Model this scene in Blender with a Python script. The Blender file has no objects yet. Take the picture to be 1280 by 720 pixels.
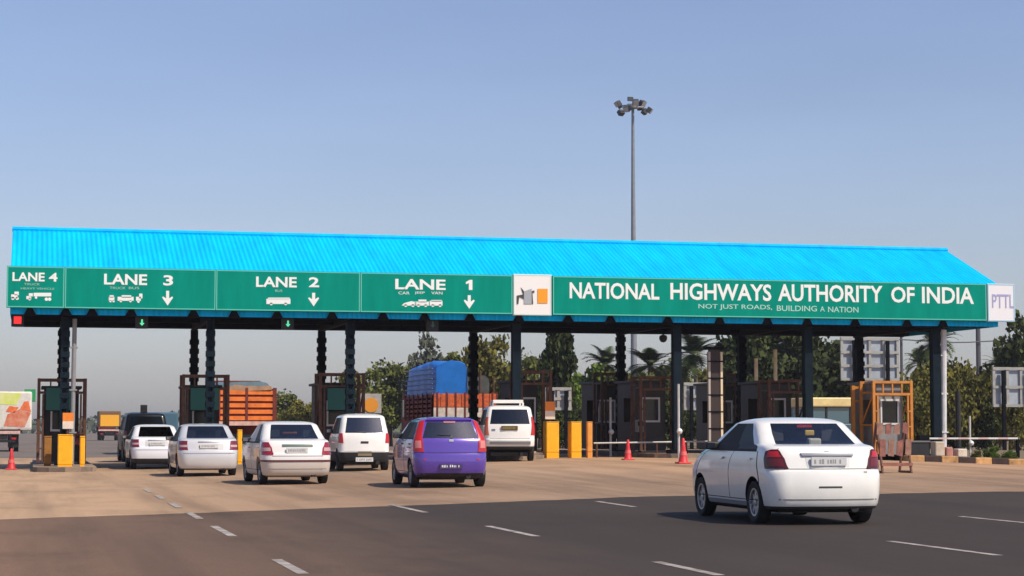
import bpy, bmesh, math, random
from mathutils import Vector, Matrix, noise as mnoise
R = math.radians
S = bpy.context.scene
C = S.collection

# ------------------------------------------------------------------ camera
F = 2500.0                      # focal length in photo pixels (1280 wide)
HCAM = 1.35
YAW, PITCH = math.atan(600 / F), math.atan(176 / F)
FW = Vector((math.sin(YAW) * math.cos(PITCH), math.cos(YAW) * math.cos(PITCH), math.sin(PITCH)))
RT = Vector((math.cos(YAW), -math.sin(YAW), 0))
UP = RT.cross(FW)
EYE = Vector((0, 0, HCAM))

def sstep(a, b, x):
    t = max(0.0, min(1.0, (x - a) / (b - a)))
    return t * t * (3 - 2 * t)

def gz(X, Y):
    """height of the paved ground: the plaza rises gently towards the right hand lanes"""
    a = sstep(0, 20, X) * (1 - 0.65 * sstep(26, 34, X))
    b = sstep(26, 62, Y) * (1 - sstep(95, 150, Y))
    return 0.33 * a * b

def ray(px, py):
    return (FW * F + RT * (px - 640) + UP * (360 - py)).normalized()

def at(px, py):
    d = ray(px, py); z = 0.0
    for _ in range(30):
        t = (z - HCAM) / d.z
        p = EYE + d * t
        z = gz(p.x, p.y)
    return Vector((p.x, p.y, z))

def on_y(px, py, Y):
    d = ray(px, py)
    return EYE + d * (Y / d.y)

def xat(px, Y, py=536):
    return on_y(px, py, Y).x

cam_d = bpy.data.cameras.new('camera')
cam = bpy.data.objects.new('camera', cam_d); C.objects.link(cam)
cam_d.sensor_width = 36; cam_d.lens = F / 1280 * 36
cam_d.clip_start = 0.5; cam_d.clip_end = 8000
cam.location = EYE
cam.rotation_euler = (math.pi / 2 + PITCH, 0, -YAW)
S.camera = cam

# ------------------------------------------------------------------ light
SUN_EL = R(50)
SUN_H = Vector((0.66, -0.75)).normalized()
sd = bpy.data.lights.new('sun', 'SUN'); sd.energy = 4.7; sd.angle = R(0.5); sd.color = (1.0, 0.90, 0.76)
so = bpy.data.objects.new('sun', sd); C.objects.link(so)
sv = Vector((SUN_H.x * math.cos(SUN_EL), SUN_H.y * math.cos(SUN_EL), math.sin(SUN_EL)))
so.rotation_euler = sv.to_track_quat('Z', 'Y').to_euler()
so.location = (10, -20, 60)
W = bpy.data.worlds.new('World'); S.world = W; W.use_nodes = True
nt = W.node_tree; bg = nt.nodes['Background']
sky = nt.nodes.new('ShaderNodeTexSky'); sky.sky_type = 'NISHITA'; sky.sun_disc = False
sky.sun_elevation = SUN_EL; sky.sun_rotation = math.atan2(SUN_H.x, SUN_H.y)
sky.air_density = 1.0; sky.dust_density = 1.3; sky.ozone_density = 2.2; sky.altitude = 0
tint = nt.nodes.new('ShaderNodeMix'); tint.data_type = 'RGBA'; tint.blend_type = 'MULTIPLY'; tint.inputs['Factor'].default_value = 1
tint.inputs['B'].default_value = (1.06, 0.985, 1.09, 1)
# faint uneven haze in the sky
tcw = nt.nodes.new('ShaderNodeTexCoord'); mpw = nt.nodes.new('ShaderNodeMapping'); mpw.inputs['Scale'].default_value = (3, 3, 14)
nzw = nt.nodes.new('ShaderNodeTexNoise'); nzw.inputs['Scale'].default_value = 1.6; nzw.inputs['Detail'].default_value = 5
rgw = nt.nodes.new('ShaderNodeMapRange'); rgw.inputs[1].default_value = 0.3; rgw.inputs[2].default_value = 0.7; rgw.inputs[3].default_value = 0.965; rgw.inputs[4].default_value = 1.035
vmw = nt.nodes.new('ShaderNodeVectorMath'); vmw.operation = 'SCALE'
nt.links.new(tcw.outputs['Generated'], mpw.inputs[0]); nt.links.new(mpw.outputs[0], nzw.inputs['Vector']); nt.links.new(nzw.outputs['Fac'], rgw.inputs[0])
nt.links.new(sky.outputs[0], tint.inputs['A']); nt.links.new(tint.outputs['Result'], vmw.inputs[0]); nt.links.new(rgw.outputs[0], vmw.inputs['Scale']); nt.links.new(vmw.outputs[0], bg.inputs[0]); bg.inputs[1].default_value = 0.125
S.view_settings.view_transform = 'Standard'; S.view_settings.look = 'None'
S.view_settings.exposure = 0.0; S.view_settings.gamma = 1.0
S.cycles.max_bounces = 6; S.cycles.transparent_max_bounces = 12

# ------------------------------------------------------------------ materials
MATS = {}
def mat(name, col, rough=0.6, metal=0.0, var=0.0, vscale=3.0, coat=0.0, spec=0.5, emit=0.0, bump=0.0, stretch=None, dirt=None, world=False):
    if name in MATS: return MATS[name]
    m = bpy.data.materials.new(name); m.use_nodes = True
    t = m.node_tree; b = t.nodes['Principled BSDF']
    b.inputs['Base Color'].default_value = (*col, 1); b.inputs['Roughness'].default_value = rough
    b.inputs['Metallic'].default_value = metal; b.inputs['Coat Weight'].default_value = coat
    b.inputs['Coat Roughness'].default_value = 0.06
    b.inputs['Specular IOR Level'].default_value = spec
    if emit:
        b.inputs['Emission Color'].default_value = (*col, 1); b.inputs['Emission Strength'].default_value = emit
    if var or bump or dirt:
        if world:
            g = t.nodes.new('ShaderNodeNewGeometry'); src = g.outputs['Position']
        else:
            g = t.nodes.new('ShaderNodeTexCoord'); src = g.outputs['Object']
        if stretch:
            mp = t.nodes.new('ShaderNodeMapping'); mp.inputs['Scale'].default_value = stretch
            t.links.new(src, mp.inputs[0]); src = mp.outputs[0]
        n = t.nodes.new('ShaderNodeTexNoise'); n.inputs['Scale'].default_value = vscale; n.inputs['Detail'].default_value = 6
        n.inputs['Roughness'].default_value = 0.65
        t.links.new(src, n.inputs['Vector'])
        mr = t.nodes.new('ShaderNodeMapRange'); mr.inputs['From Min'].default_value = 0.3; mr.inputs['From Max'].default_value = 0.7
        t.links.new(n.outputs['Fac'], mr.inputs[0])
        mx = t.nodes.new('ShaderNodeMix'); mx.data_type = 'RGBA'
        lo = tuple(c * (1 - var) for c in col); hi = tuple(min(1, c * (1 + var)) for c in col)
        if dirt: lo, hi = dirt, col
        mx.inputs['A'].default_value = (*lo, 1); mx.inputs['B'].default_value = (*hi, 1)
        t.links.new(mr.outputs[0], mx.inputs['Factor'])
        t.links.new(mx.outputs['Result'], b.inputs['Base Color'])
        if bump:
            bp = t.nodes.new('ShaderNodeBump'); bp.inputs['Strength'].default_value = bump; bp.inputs['Distance'].default_value = 0.05
            t.links.new(n.outputs['Fac'], bp.inputs['Height']); t.links.new(bp.outputs[0], b.inputs['Normal'])
    MATS[name] = m
    return m

def glass(name, tint, extra=0.0):
    if name in MATS: return MATS[name]
    m = bpy.data.materials.new(name); m.use_nodes = True
    t = m.node_tree; t.nodes.clear()
    o = t.nodes.new('ShaderNodeOutputMaterial'); tr = t.nodes.new('ShaderNodeBsdfTransparent'); gl = t.nodes.new('ShaderNodeBsdfGlossy')
    tr.inputs[0].default_value = (*tint, 1); gl.inputs['Roughness'].default_value = 0.03; gl.inputs[0].default_value = (0.9, 0.95, 1, 1)
    fr = t.nodes.new('ShaderNodeFresnel'); fr.inputs[0].default_value = 1.5
    ad = t.nodes.new('ShaderNodeMath'); ad.operation = 'ADD'; ad.inputs[1].default_value = extra; ad.use_clamp = True
    mx = t.nodes.new('ShaderNodeMixShader')
    t.links.new(fr.outputs[0], ad.inputs[0]); t.links.new(ad.outputs[0], mx.inputs[0])
    t.links.new(tr.outputs[0], mx.inputs[1]); t.links.new(gl.outputs[0], mx.inputs[2]); t.links.new(mx.outputs[0], o.inputs[0])
    MATS[name] = m
    return m

def leafmat(name, c1, c2, scale=0.5):
    if name in MATS: return MATS[name]
    m = bpy.data.materials.new(name); m.use_nodes = True
    t = m.node_tree; b = t.nodes['Principled BSDF']; b.inputs['Roughness'].default_value = 0.8
    b.inputs['Specular IOR Level'].default_value = 0.15
    g = t.nodes.new('ShaderNodeNewGeometry')
    n = t.nodes.new('ShaderNodeTexNoise'); n.inputs['Scale'].default_value = scale; n.inputs['Detail'].default_value = 3
    t.links.new(g.outputs['Position'], n.inputs['Vector'])
    wn = t.nodes.new('ShaderNodeMath'); wn.operation = 'MULTIPLY_ADD'; wn.inputs[1].default_value = 0.45; 
    t.links.new(g.outputs['Random Per Island'], wn.inputs[0]); t.links.new(n.outputs['Fac'], wn.inputs[2])
    mr = t.nodes.new('ShaderNodeMapRange'); mr.inputs['From Min'].default_value = 0.4; mr.inputs['From Max'].default_value = 1.0
    t.links.new(wn.outputs[0], mr.inputs[0])
    mx = t.nodes.new('ShaderNodeMix'); mx.data_type = 'RGBA'
    mx.inputs['A'].default_value = (*c1, 1); mx.inputs['B'].default_value = (*c2, 1)
    t.links.new(mr.outputs[0], mx.inputs['Factor']); t.links.new(mx.outputs['Result'], b.inputs['Base Color'])
    MATS[name] = m
    return m

# ------------------------------------------------------------------ object helpers
def tag(o, label=None, cat=None, group=None, kind=None):
    if label: o['label'] = label
    if cat: o['category'] = cat
    if group: o['group'] = group
    if kind: o['kind'] = kind
    return o

def empty(name, loc, rz=0, label=None, cat=None, group=None):
    o = bpy.data.objects.new(name, None); C.objects.link(o)
    o.location = loc; o.rotation_euler = (0, 0, rz); o.empty_display_size = 0.3
    return tag(o, label, cat, group)

def copy_tree(o, parent=None):
    c = o.copy(); C.objects.link(c); c.parent = parent
    for ch in list(o.children): copy_tree(ch, c)
    return c

def world_of(o):
    v = Vector((0, 0, 0))
    while o is not None:
        v += Vector(o.location); o = o.parent
    return v

class MB:
    def __init__(s): s.v = []; s.f = []; s.m = []
    def quad(s, a, b, c, d, m=0):
        n = len(s.v); s.v += [Vector(a), Vector(b), Vector(c), Vector(d)]; s.f.append((n, n + 1, n + 2, n + 3)); s.m.append(m)
    def poly(s, pts, m=0):
        n = len(s.v); s.v += [Vector(p) for p in pts]; s.f.append(tuple(range(n, n + len(pts)))); s.m.append(m)
    def box(s, x0, x1, y0, y1, z0, z1, m=0, M=None):
        n = len(s.v)
        P = [(x0, y0, z0), (x1, y0, z0), (x1, y1, z0), (x0, y1, z0), (x0, y0, z1), (x1, y0, z1), (x1, y1, z1), (x0, y1, z1)]
        s.v += [(M @ Vector(p)) if M else Vector(p) for p in P]
        for q in ((0, 3, 2, 1), (4, 5, 6, 7), (0, 1, 5, 4), (1, 2, 6, 5), (2, 3, 7, 6), (3, 0, 4, 7)):
            s.f.append(tuple(n + i for i in q)); s.m.append(m)
    def tube(s, p0, p1, r0, r1=None, n=8, m=0, caps=True):
        p0, p1 = Vector(p0), Vector(p1); r1 = r0 if r1 is None else r1
        d = (p1 - p0).normalized(); a = d.orthogonal().normalized(); b = d.cross(a); k = len(s.v)
        for i in range(n):
            t = 2 * math.pi * i / n; o = a * math.cos(t) + b * math.sin(t)
            s.v += [p0 + o * r0, p1 + o * r1]
        for i in range(n):
            j = (i + 1) % n
            s.f.append((k + 2 * i, k + 2 * j, k + 2 * j + 1, k + 2 * i + 1)); s.m.append(m)
        if caps:
            s.f.append(tuple(k + 2 * i for i in reversed(range(n)))); s.m.append(m)
            s.f.append(tuple(k + 2 * i + 1 for i in range(n))); s.m.append(m)
    def prism(s, pts, y0, y1, m=0):
        """polygon of (x,z) points extruded from y0 to y1"""
        n = len(s.v); k = len(pts)
        s.v += [Vector((p[0], y0, p[1])) for p in pts] + [Vector((p[0], y1, p[1])) for p in pts]
        s.f.append(tuple(range(n, n + k))); s.m.append(m)
        s.f.append(tuple(reversed(range(n + k, n + 2 * k)))); s.m.append(m)
        for i in range(k):
            j = (i + 1) % k
            s.f.append((n + j, n + i, n + k + i, n + k + j)); s.m.append(m)
    def lathe(s, prof, axis='z', n=24, m=0, c=(0, 0, 0)):
        k = len(s.v); c = Vector(c)
        for (r, h) in prof:
            for i in range(n):
                t = 2 * math.pi * i / n; a, b = r * math.cos(t), r * math.sin(t)
                s.v.append(c + (Vector((a, b, h)) if axis == 'z' else Vector((h, a, b))))
        for q in range(len(prof) - 1):
            for i in range(n):
                j = (i + 1) % n
                s.f.append((k + q * n + i, k + q * n + j, k + (q + 1) * n + j, k + (q + 1) * n + i)); s.m.append(m)
    def build(s, name, mats, parent=None, origin=None, local=False, smooth=False, angle=35, bevel=0):
        if not isinstance(mats, (list, tuple)): mats = [mats]
        me = bpy.data.meshes.new(name)
        off = Vector((0, 0, 0))
        if origin is not None: off = Vector(origin)
        elif parent is not None and not local: off = world_of(parent)
        me.from_pydata([v - off for v in s.v], [], s.f)
        for q in mats: me.materials.append(q)
        me.polygons.foreach_set('material_index', s.m)
        if smooth:
            me.polygons.foreach_set('use_smooth', [True] * len(s.f)); me.update()
            me.set_sharp_from_angle(angle=R(angle))
        me.update()
        o = bpy.data.objects.new(name, me); C.objects.link(o)
        if origin is not None: o.location = off
        o.parent = parent
        if bevel:
            b = o.modifiers.new('edge', 'BEVEL'); b.width = bevel; b.segments = 2; b.limit_method = 'ANGLE'
        return o

def text(s, x0, x1, z0, z1, Y, m, parent, bold=0.015, name='lettering', depth=0.006):
    cu = bpy.data.curves.new('text', 'FONT'); cu.body = s; cu.size = 1; cu.offset = bold; cu.extrude = 0.02; cu.resolution_u = 3
    o = bpy.data.objects.new('text', cu); C.objects.link(o)
    bpy.context.view_layer.update()
    me = bpy.data.meshes.new_from_object(o.evaluated_get(bpy.context.evaluated_depsgraph_get()))
    bpy.data.objects.remove(o)
    xs = [v.co.x for v in me.vertices]; ys = [v.co.y for v in me.vertices]
    a, b, c, d = min(xs), max(xs), min(ys), max(ys)
    off = world_of(parent) if parent else Vector((0, 0, 0))
    for v in me.vertices:
        p = Vector((x0 + (v.co.x - a) / (b - a) * (x1 - x0), Y - (v.co.z + 0.02) / 0.04 * depth, z0 + (v.co.y - c) / (d - c) * (z1 - z0)))
        v.co = p - off
    me.materials.clear(); me.materials.append(m)
    o = bpy.data.objects.new(name, me); C.objects.link(o); o.parent = parent
    return o

# ------------------------------------------------------------------ palette
white_paint = mat('white_paint', (0.80, 0.785, 0.73), 0.28, coat=0.8, var=0.05, vscale=2.5)
silver_paint = mat('silver_paint', (0.62, 0.62, 0.62), 0.3, metal=0.25, coat=0.8)
cream_paint = mat('cream_white_paint', (0.74, 0.72, 0.68), 0.3, coat=0.7)
beige_plastic = mat('beige_bumper', (0.56, 0.50, 0.44), 0.4)
purple_paint = mat('purple_paint', (0.105, 0.055, 0.36), 0.25, metal=0.15, coat=0.9)
black_paint = mat('black_paint', (0.005, 0.005, 0.006), 0.4, coat=0.15, spec=0.2)
black_plastic = mat('black_plastic', (0.012, 0.012, 0.013), 0.55)
rubber = mat('rubber', (0.014, 0.013, 0.013), 0.85)
alloy = mat('alloy', (0.42, 0.43, 0.45), 0.35, metal=0.7)
chrome = mat('chrome', (0.6, 0.6, 0.62), 0.15, metal=1)
red_lens = mat('red_lens', (0.46, 0.012, 0.014), 0.3, coat=0.25)
dark_red_lens = mat('dark_red_lens', (0.075, 0.004, 0.007), 0.3, coat=0.25)
clear_lens = mat('clear_lens', (0.50, 0.33, 0.31), 0.3, coat=0.3)
amber_lens = mat('amber_lens', (0.6, 0.12, 0.03), 0.15, coat=1)
plate_white = mat('plate_white', (0.62, 0.62, 0.60), 0.5)
plate_yellow = mat('plate_yellow', (0.10, 0.07, 0.015), 0.5)
ink = mat('plate_ink', (0.05, 0.05, 0.05), 0.6)
seat_cloth = mat('seat_cloth', (0.06, 0.06, 0.065), 0.9)
car_glass = glass('car_glass', (0.55, 0.60, 0.60), 0.10)
dark_glass = glass('dark_glass', (0.10, 0.12, 0.12), 0.03)
seam = mat('seam', (0.02, 0.02, 0.022), 0.8)
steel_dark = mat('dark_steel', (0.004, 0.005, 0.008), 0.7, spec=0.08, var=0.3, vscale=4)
steel_brown = mat('rusty_brown_steel', (0.10, 0.040, 0.019), 0.7, var=0.5, vscale=5)
pale_steel = mat('pale_steel', (0.42, 0.42, 0.42), 0.5, var=0.2)
roof_blue = mat('roof_blue', (0.0, 0.455, 0.86), 0.55, spec=0.04, var=0.16, vscale=1.6, stretch=(1.6, 0.25, 0.25))
sign_green = mat('sign_green', (0.0, 0.245, 0.18), 0.55, spec=0.05, var=0.12, vscale=1.6, stretch=(1.5, 1, 0.25))
sign_rim = mat('sign_rim', (0.10, 0.50, 0.40), 0.5)
sign_white = mat('sign_white', (0.78, 0.82, 0.79), 0.5)
sign_soft = mat('sign_soft_white', (0.34, 0.62, 0.53), 0.5)
safety_yellow = mat('safety_yellow', (0.86, 0.42, 0.004), 0.5, var=0.12, vscale=4)
safety_orange = mat('safety_orange', (0.62, 0.17, 0.02), 0.5, var=0.2, vscale=4)
cone_red = mat('cone_red', (0.62, 0.025, 0.03), 0.5, var=0.15)
booth_white = mat('booth_grey', (0.40, 0.40, 0.39), 0.6, var=0.2, vscale=2)
panel_green = mat('panel_green', (0.005, 0.10, 0.075), 0.5)
kerb_grey = mat('kerb_concrete', (0.26, 0.19, 0.135), 0.9, var=0.25, vscale=2, bump=0.2)
timber_orange = mat('painted_timber_orange', (0.85, 0.19, 0.025), 0.6, var=0.3, vscale=3)
timber_dark = mat('timber_dark_red', (0.16, 0.022, 0.014), 0.7, var=0.3, vscale=3)
tarp_blue = mat('tarp_blue', (0.012, 0.17, 0.60), 0.45, var=0.2, vscale=2)
tarp_grey = mat('tarp_grey_blue', (0.10, 0.17, 0.20), 0.6, var=0.3, vscale=2)
bark = mat('bark', (0.10, 0.075, 0.055), 0.9, var=0.4, vscale=4)

# ------------------------------------------------------------------ ground
def sheet(name, xs, ys_fn, nrows, zoff, m, kind='structure', fade=True):
    """a ruled sheet: for each x the row runs from ys_fn(x)[0] to [1]"""
    mb = MB(); nx = len(xs)
    for x in xs:
        a, b = ys_fn(x)
        for j in range(nrows + 1):
            y = a + (b - a) * j / nrows
            mb.v.append(Vector((x, y, gz(x, y) + zoff)))
    for i in range(nx - 1):
        for j in range(nrows):
            k = i * (nrows + 1) + j
            mb.f.append((k, k + nrows + 1, k + nrows + 2, k + 1)); mb.m.append(0)
    return tag(mb.build(name, m, smooth=True, angle=60), kind=kind)

def ground_mat(name, base, dark, light, streak=0.25, joints=0.0, grain=60, patch=0.12, dusty=None):
    m = bpy.data.materials.new(name); m.use_nodes = True
    t = m.node_tree; b = t.nodes['Principled BSDF']; b.inputs['Roughness'].default_value = 0.88
    b.inputs['Specular IOR Level'].default_value = 0.25
    g = t.nodes.new('ShaderNodeNewGeometry')
    def nz(scale, st=(1, 1, 1), det=5, rough=0.6):
        mp = t.nodes.new('ShaderNodeMapping'); mp.inputs['Scale'].default_value = st
        n = t.nodes.new('ShaderNodeTexNoise'); n.inputs['Scale'].default_value = scale; n.inputs['Detail'].default_value = det
        n.inputs['Roughness'].default_value = rough
        t.links.new(g.outputs['Position'], mp.inputs[0]); t.links.new(mp.outputs[0], n.inputs['Vector'])
        return n.outputs['Fac']
    def rng(s, a, b_, lo=0, hi=1):
        r = t.nodes.new('ShaderNodeMapRange'); r.inputs[1].default_value = a; r.inputs[2].default_value = b_
        r.inputs[3].default_value = lo; r.inputs[4].default_value = hi
        t.links.new(s, r.inputs[0]); return r.outputs[0]
    def mix(f, a, b_):
        x = t.nodes.new('ShaderNodeMix'); x.data_type = 'RGBA'
        t.links.new(f, x.inputs['Factor'])
        for k, v in (('A', a), ('B', b_)):
            if isinstance(v, tuple): x.inputs[k].default_value = (*v, 1)
            else: t.links.new(v, x.inputs[k])
        return x.outputs['Result']
    col = mix(rng(nz(patch, (1, 0.6, 1)), 0.35, 0.65), base, light)
    if dusty:
        sp = t.nodes.new('ShaderNodeSeparateXYZ'); t.links.new(g.outputs['Position'], sp.inputs[0])
        ad = t.nodes.new('ShaderNodeMath'); ad.operation = 'MULTIPLY_ADD'; ad.inputs[1].default_value = 6
        t.links.new(nz(0.12, (1, 0.5, 1)), ad.inputs[0]); t.links.new(sp.outputs['X'], ad.inputs[2])
        for (lo, hi, dc, amt, yl, yh) in dusty:
            f = rng(ad.outputs[0], lo + 3, hi + 3, 0, amt)
            if yl is not None:
                mm = t.nodes.new('ShaderNodeMath'); mm.operation = 'MULTIPLY'
                t.links.new(f, mm.inputs[0]); t.links.new(rng(sp.outputs['Y'], yl, yh), mm.inputs[1]); f = mm.outputs[0]
            col = mix(f, col, dc)
    col = mix(rng(nz(0.8, (1, 0.05, 1), 4), 0.45, 0.75, 0, streak), col, dark)
    col = mix(rng(nz(0.35, (1, 0.5, 1), 6, 0.7), 0.5, 0.75, 0, 0.55), col, dark)
    col = mix(rng(nz(grain, det=2), 0.35, 0.7, 0, 0.4), col, dark)
    col = mix(rng(nz(9, det=4), 0.55, 0.75, 0, 0.35), col, light)
    if joints:
        mp = t.nodes.new('ShaderNodeMapping'); mp.inputs['Location'].default_value = (137, 1.3, 0)
        br = t.nodes.new('ShaderNodeTexBrick'); br.offset = 0; br.inputs['Scale'].default_value = 1
        br.inputs['Brick Width'].default_value = 400; br.inputs['Row Height'].default_value = 4.6; br.inputs['Mortar Size'].default_value = 0.03
        br.inputs['Color1'].default_value = (0, 0, 0, 1); br.inputs['Color2'].default_value = (0.0, 0.0, 0.0, 1); br.inputs['Mortar'].default_value = (1, 1, 1, 1)
        t.links.new(g.outputs['Position'], mp.inputs[0]); t.links.new(mp.outputs[0], br.inputs['Vector'])
        col = mix(rng(br.outputs['Color'], 0, 1, 0, joints), col, dark)
    t.links.new(col, b.inputs['Base Color'])
    # wheel tracks worn along the lanes
    sx_ = t.nodes.new('ShaderNodeSeparateXYZ'); t.links.new(g.outputs['Position'], sx_.inputs[0])
    wob = t.nodes.new('ShaderNodeMath'); wob.operation = 'MULTIPLY_ADD'; wob.inputs[1].default_value = 1.3
    t.links.new(nz(0.05, (1, 0.6, 1), 2), wob.inputs[0]); t.links.new(sx_.outputs['X'], wob.inputs[2])
    fq = t.nodes.new('ShaderNodeMath'); fq.operation = 'MULTIPLY'; fq.inputs[1].default_value = 2 * math.pi / 1.885; t.links.new(wob.outputs[0], fq.inputs[0])
    sn = t.nodes.new('ShaderNodeMath'); sn.operation = 'SINE'; t.links.new(fq.outputs[0], sn.inputs[0])
    tm = t.nodes.new('ShaderNodeMath'); tm.operation = 'MULTIPLY'
    t.links.new(rng(sn.outputs[0], 0.2, 0.95, 0, 0.5), tm.inputs[0]); t.links.new(rng(nz(0.3, (1, 0.12, 1), 4), 0.35, 0.65), tm.inputs[1])
    col = mix(tm.outputs[0], col, dark)
    # cracks and oil drips
    vo = t.nodes.new('ShaderNodeTexVoronoi'); vo.feature = 'DISTANCE_TO_EDGE'; vo.inputs['Scale'].default_value = 0.22
    wp = t.nodes.new('ShaderNodeVectorMath'); wp.operation = 'MULTIPLY_ADD'; wp.inputs[1].default_value = (1.6, 1.6, 0)
    nn = t.nodes.new('ShaderNodeTexNoise'); nn.inputs['Scale'].default_value = 0.9; nn.inputs['Detail'].default_value = 4
    t.links.new(g.outputs['Position'], nn.inputs['Vector']); t.links.new(nn.outputs['Color'], wp.inputs[0]); t.links.new(g.outputs['Position'], wp.inputs[2])
    t.links.new(wp.outputs[0], vo.inputs['Vector'])
    cm = t.nodes.new('ShaderNodeMath'); cm.operation = 'MULTIPLY'
    t.links.new(rng(vo.outputs['Distance'], 0.016, 0.0, 0, 0.8), cm.inputs[0]); t.links.new(rng(nz(0.07, (1, 1, 1), 2), 0.45, 0.6), cm.inputs[1])
    col = mix(cm.outputs[0], col, tuple(c * 0.45 for c in dark))
    v2 = t.nodes.new('ShaderNodeTexVoronoi'); v2.inputs['Scale'].default_value = 0.55; t.links.new(g.outputs['Position'], v2.inputs['Vector'])
    col = mix(rng(v2.outputs['Distance'], 0.22, 0.02, 0, 0.6), col, dark)
    bp = t.nodes.new('ShaderNodeBump'); bp.inputs['Strength'].default_value = 0.35; bp.inputs['Distance'].default_value = 0.02
    t.links.new(nz(grain * 0.7, det=3), bp.inputs['Height']); t.links.new(bp.outputs[0], b.inputs['Normal'])
    return m

asphalt = ground_mat('asphalt', (0.041, 0.031, 0.0245), (0.025, 0.0195, 0.016), (0.062, 0.046, 0.035), 0.5, 0, 45, 0.10, [(6, -3, (0.29, 0.172, 0.105), 1.0, None, None)])
concrete = ground_mat('worn_concrete', (0.26, 0.165, 0.100), (0.10, 0.066, 0.043), (0.42, 0.285, 0.18), 0.65, 0.35, 40, 0.10, [(6, 1, (0.52, 0.345, 0.205), 0.9, None, None), (13, 18, (0.52, 0.315, 0.175), 0.9, 44, 53)])
far_tar = ground_mat('far_tarmac', (0.15, 0.125, 0.105), (0.09, 0.075, 0.065), (0.20, 0.165, 0.135), 0.4, 0, 20, 0.05)
dirt = ground_mat('dry_ground', (0.17, 0.125, 0.075), (0.07, 0.065, 0.03), (0.24, 0.17, 0.11), 0.1, 0, 3, 0.06)

# one sheet to the horizon, finer near the plaza
mb = MB()
gx = [-4000, -1500, -600, -200, -60] + list(range(-20, 61, 4)) + [90, 200, 600, 1500, 4000]
gy = [-300, -60] + list(range(-20, 161, 4)) + [220, 400, 800, 1600, 3000, 6000]
for x in gx:
    for y in gy: mb.v.append(Vector((x, y, gz(x, y) - 0.06)))
for i in range(len(gx) - 1):
    for j in range(len(gy) - 1):
        k = i * len(gy) + j; mb.f.append((k, k + len(gy), k + len(gy) + 1, k + 1)); mb.m.append(0)
tag(mb.build('ground', dirt), kind='structure')

EDGE = [(p.x, p.y) for p in (at(a, b) for a, b in ((-330, 664), (0, 650), (250, 641), (500, 632), (640, 627), (800, 621), (1100, 617), (1290, 614)))]
EDGE = [(-60, EDGE[0][1] - 14)] + EDGE + [(60, EDGE[-1][1] + 3)]
def edge_y(x):      # where the asphalt ends and the toll plaza concrete begins
    for (x0, y0), (x1, y1) in zip(EDGE[:-1], EDGE[1:]):
        if x <= x1: break
    y = y0 + (y1 - y0) * (x - x0) / (x1 - x0)
    return y + 0.28 * mnoise.noise(Vector((x * 0.35, 1.7, 0))) + 0.16 * mnoise.noise(Vector((x * 1.7, 4.2, 0))) + 0.07 * mnoise.noise(Vector((x * 5, 7.7, 0)))
xs = [-14 + i * 0.25 for i in range(217)]
sheet('concrete_plaza', xs, lambda x: (20, 96), 76, 0.0, concrete)
sheet('asphalt_road', xs, lambda x: (-25, edge_y(x)), 70, 0.004, asphalt)
sheet('far_road', [-8 + i * 2 for i in range(20)], lambda x: (95.5, 900), 120, 0.003, far_tar)

# lane dashes, a sheet each run, on the asphalt
paint = mat('lane_paint', (0.50, 0.45, 0.40), 0.8, dirt=(0.10, 0.08, 0.066), vscale=3.2, var=0.1, world=True)
mb = MB()
LA, LB, LC_ = at(280, 665).x, at(640, 664.5).x, at(1180, 686).x
LD = LC_ + (LC_ - LB)
def y_on_line(lx, py):          # where a lane line crosses a photo row
    a, b = -3000.0, 4000.0
    for _ in range(50):
        m = (a + b) / 2
        if at(m, py).x < lx: a = m
        else: b = m
    return at(a, py).y
RUNS = [(LA, (718, 700)), (LA, (671, 658)), (LA, (649, 641)), (LA, (635, 629)), (LA, (624, 619.5)), (LA, (615.5, 612)),
        (LB, (720, 703)), (LB, (671, 658)), (LB, (641, 631)), (LC_, (695, 677)), (LC_, (634, 627)), (LD, (655, 646))]
dashes = [(lx, y_on_line(lx, p), y_on_line(lx, q)) for lx, (p, q) in RUNS]
for lx in (LA, LB, LC_, LD):    # and on towards and past the camera
    y0 = min(d[1] for d in dashes if d[0] == lx)
    dashes += [(lx, y0 - 6.6 * k, y0 - 6.6 * k + 2.3) for k in (1, 2, 3) if lx in (LA, LB) or k < 3]
for lx, a0, b0 in dashes:
    for q in range(4):
        a, b = a0 + (b0 - a0) * q / 4, a0 + (b0 - a0) * (q + 1) / 4; w = 0.056
        mb.quad(*[(px_, py_, gz(px_, py_) + 0.008) for px_, py_ in ((lx - w, a), (lx + w, a), (lx + w, b), (lx - w, b))])
tag(mb.build('road_markings', paint), kind='structure')

# thin dusty air round the whole scene
mb = MB(); mb.box(-1500, 1500, -200, 1600, -1.2, 45)
hm = bpy.data.materials.new('haze'); hm.use_nodes = True; ht = hm.node_tree; ht.nodes.clear()
ho = ht.nodes.new('ShaderNodeOutputMaterial'); hv = ht.nodes.new('ShaderNodeVolumePrincipled')
hv.inputs['Color'].default_value = (0.86, 0.90, 1.0, 1); hv.inputs['Density'].default_value = 0.00022; hv.inputs['Anisotropy'].default_value = 0.2
ht.links.new(hv.outputs[0], ho.inputs['Volume'])
tag(mb.build('haze', hm), kind='stuff')
S.cycles.volume_bounces = 0

# ------------------------------------------------------------------ toll canopy
YF, YB, YC = 67.6, 74.5, 71.05          # front columns, back columns, ridge
Y0, Y1 = 66.9, 75.2                     # front and back eaves
ZE, ZB, ZR = 6.62, 5.07, 8.22           # eave, fascia bottom, ridge
XL, XR = xat(10, Y0), xat(1250, Y0)
COLX = [xat(p, YF) for p in (80, 262, 437, 645, 846, 1010, 1170)]
canopy = empty('toll_canopy', ((XL + XR) / 2, YC, 0), 0, 'long blue corrugated gable roof on dark steel columns spanning the toll lanes', 'toll canopy')

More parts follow.
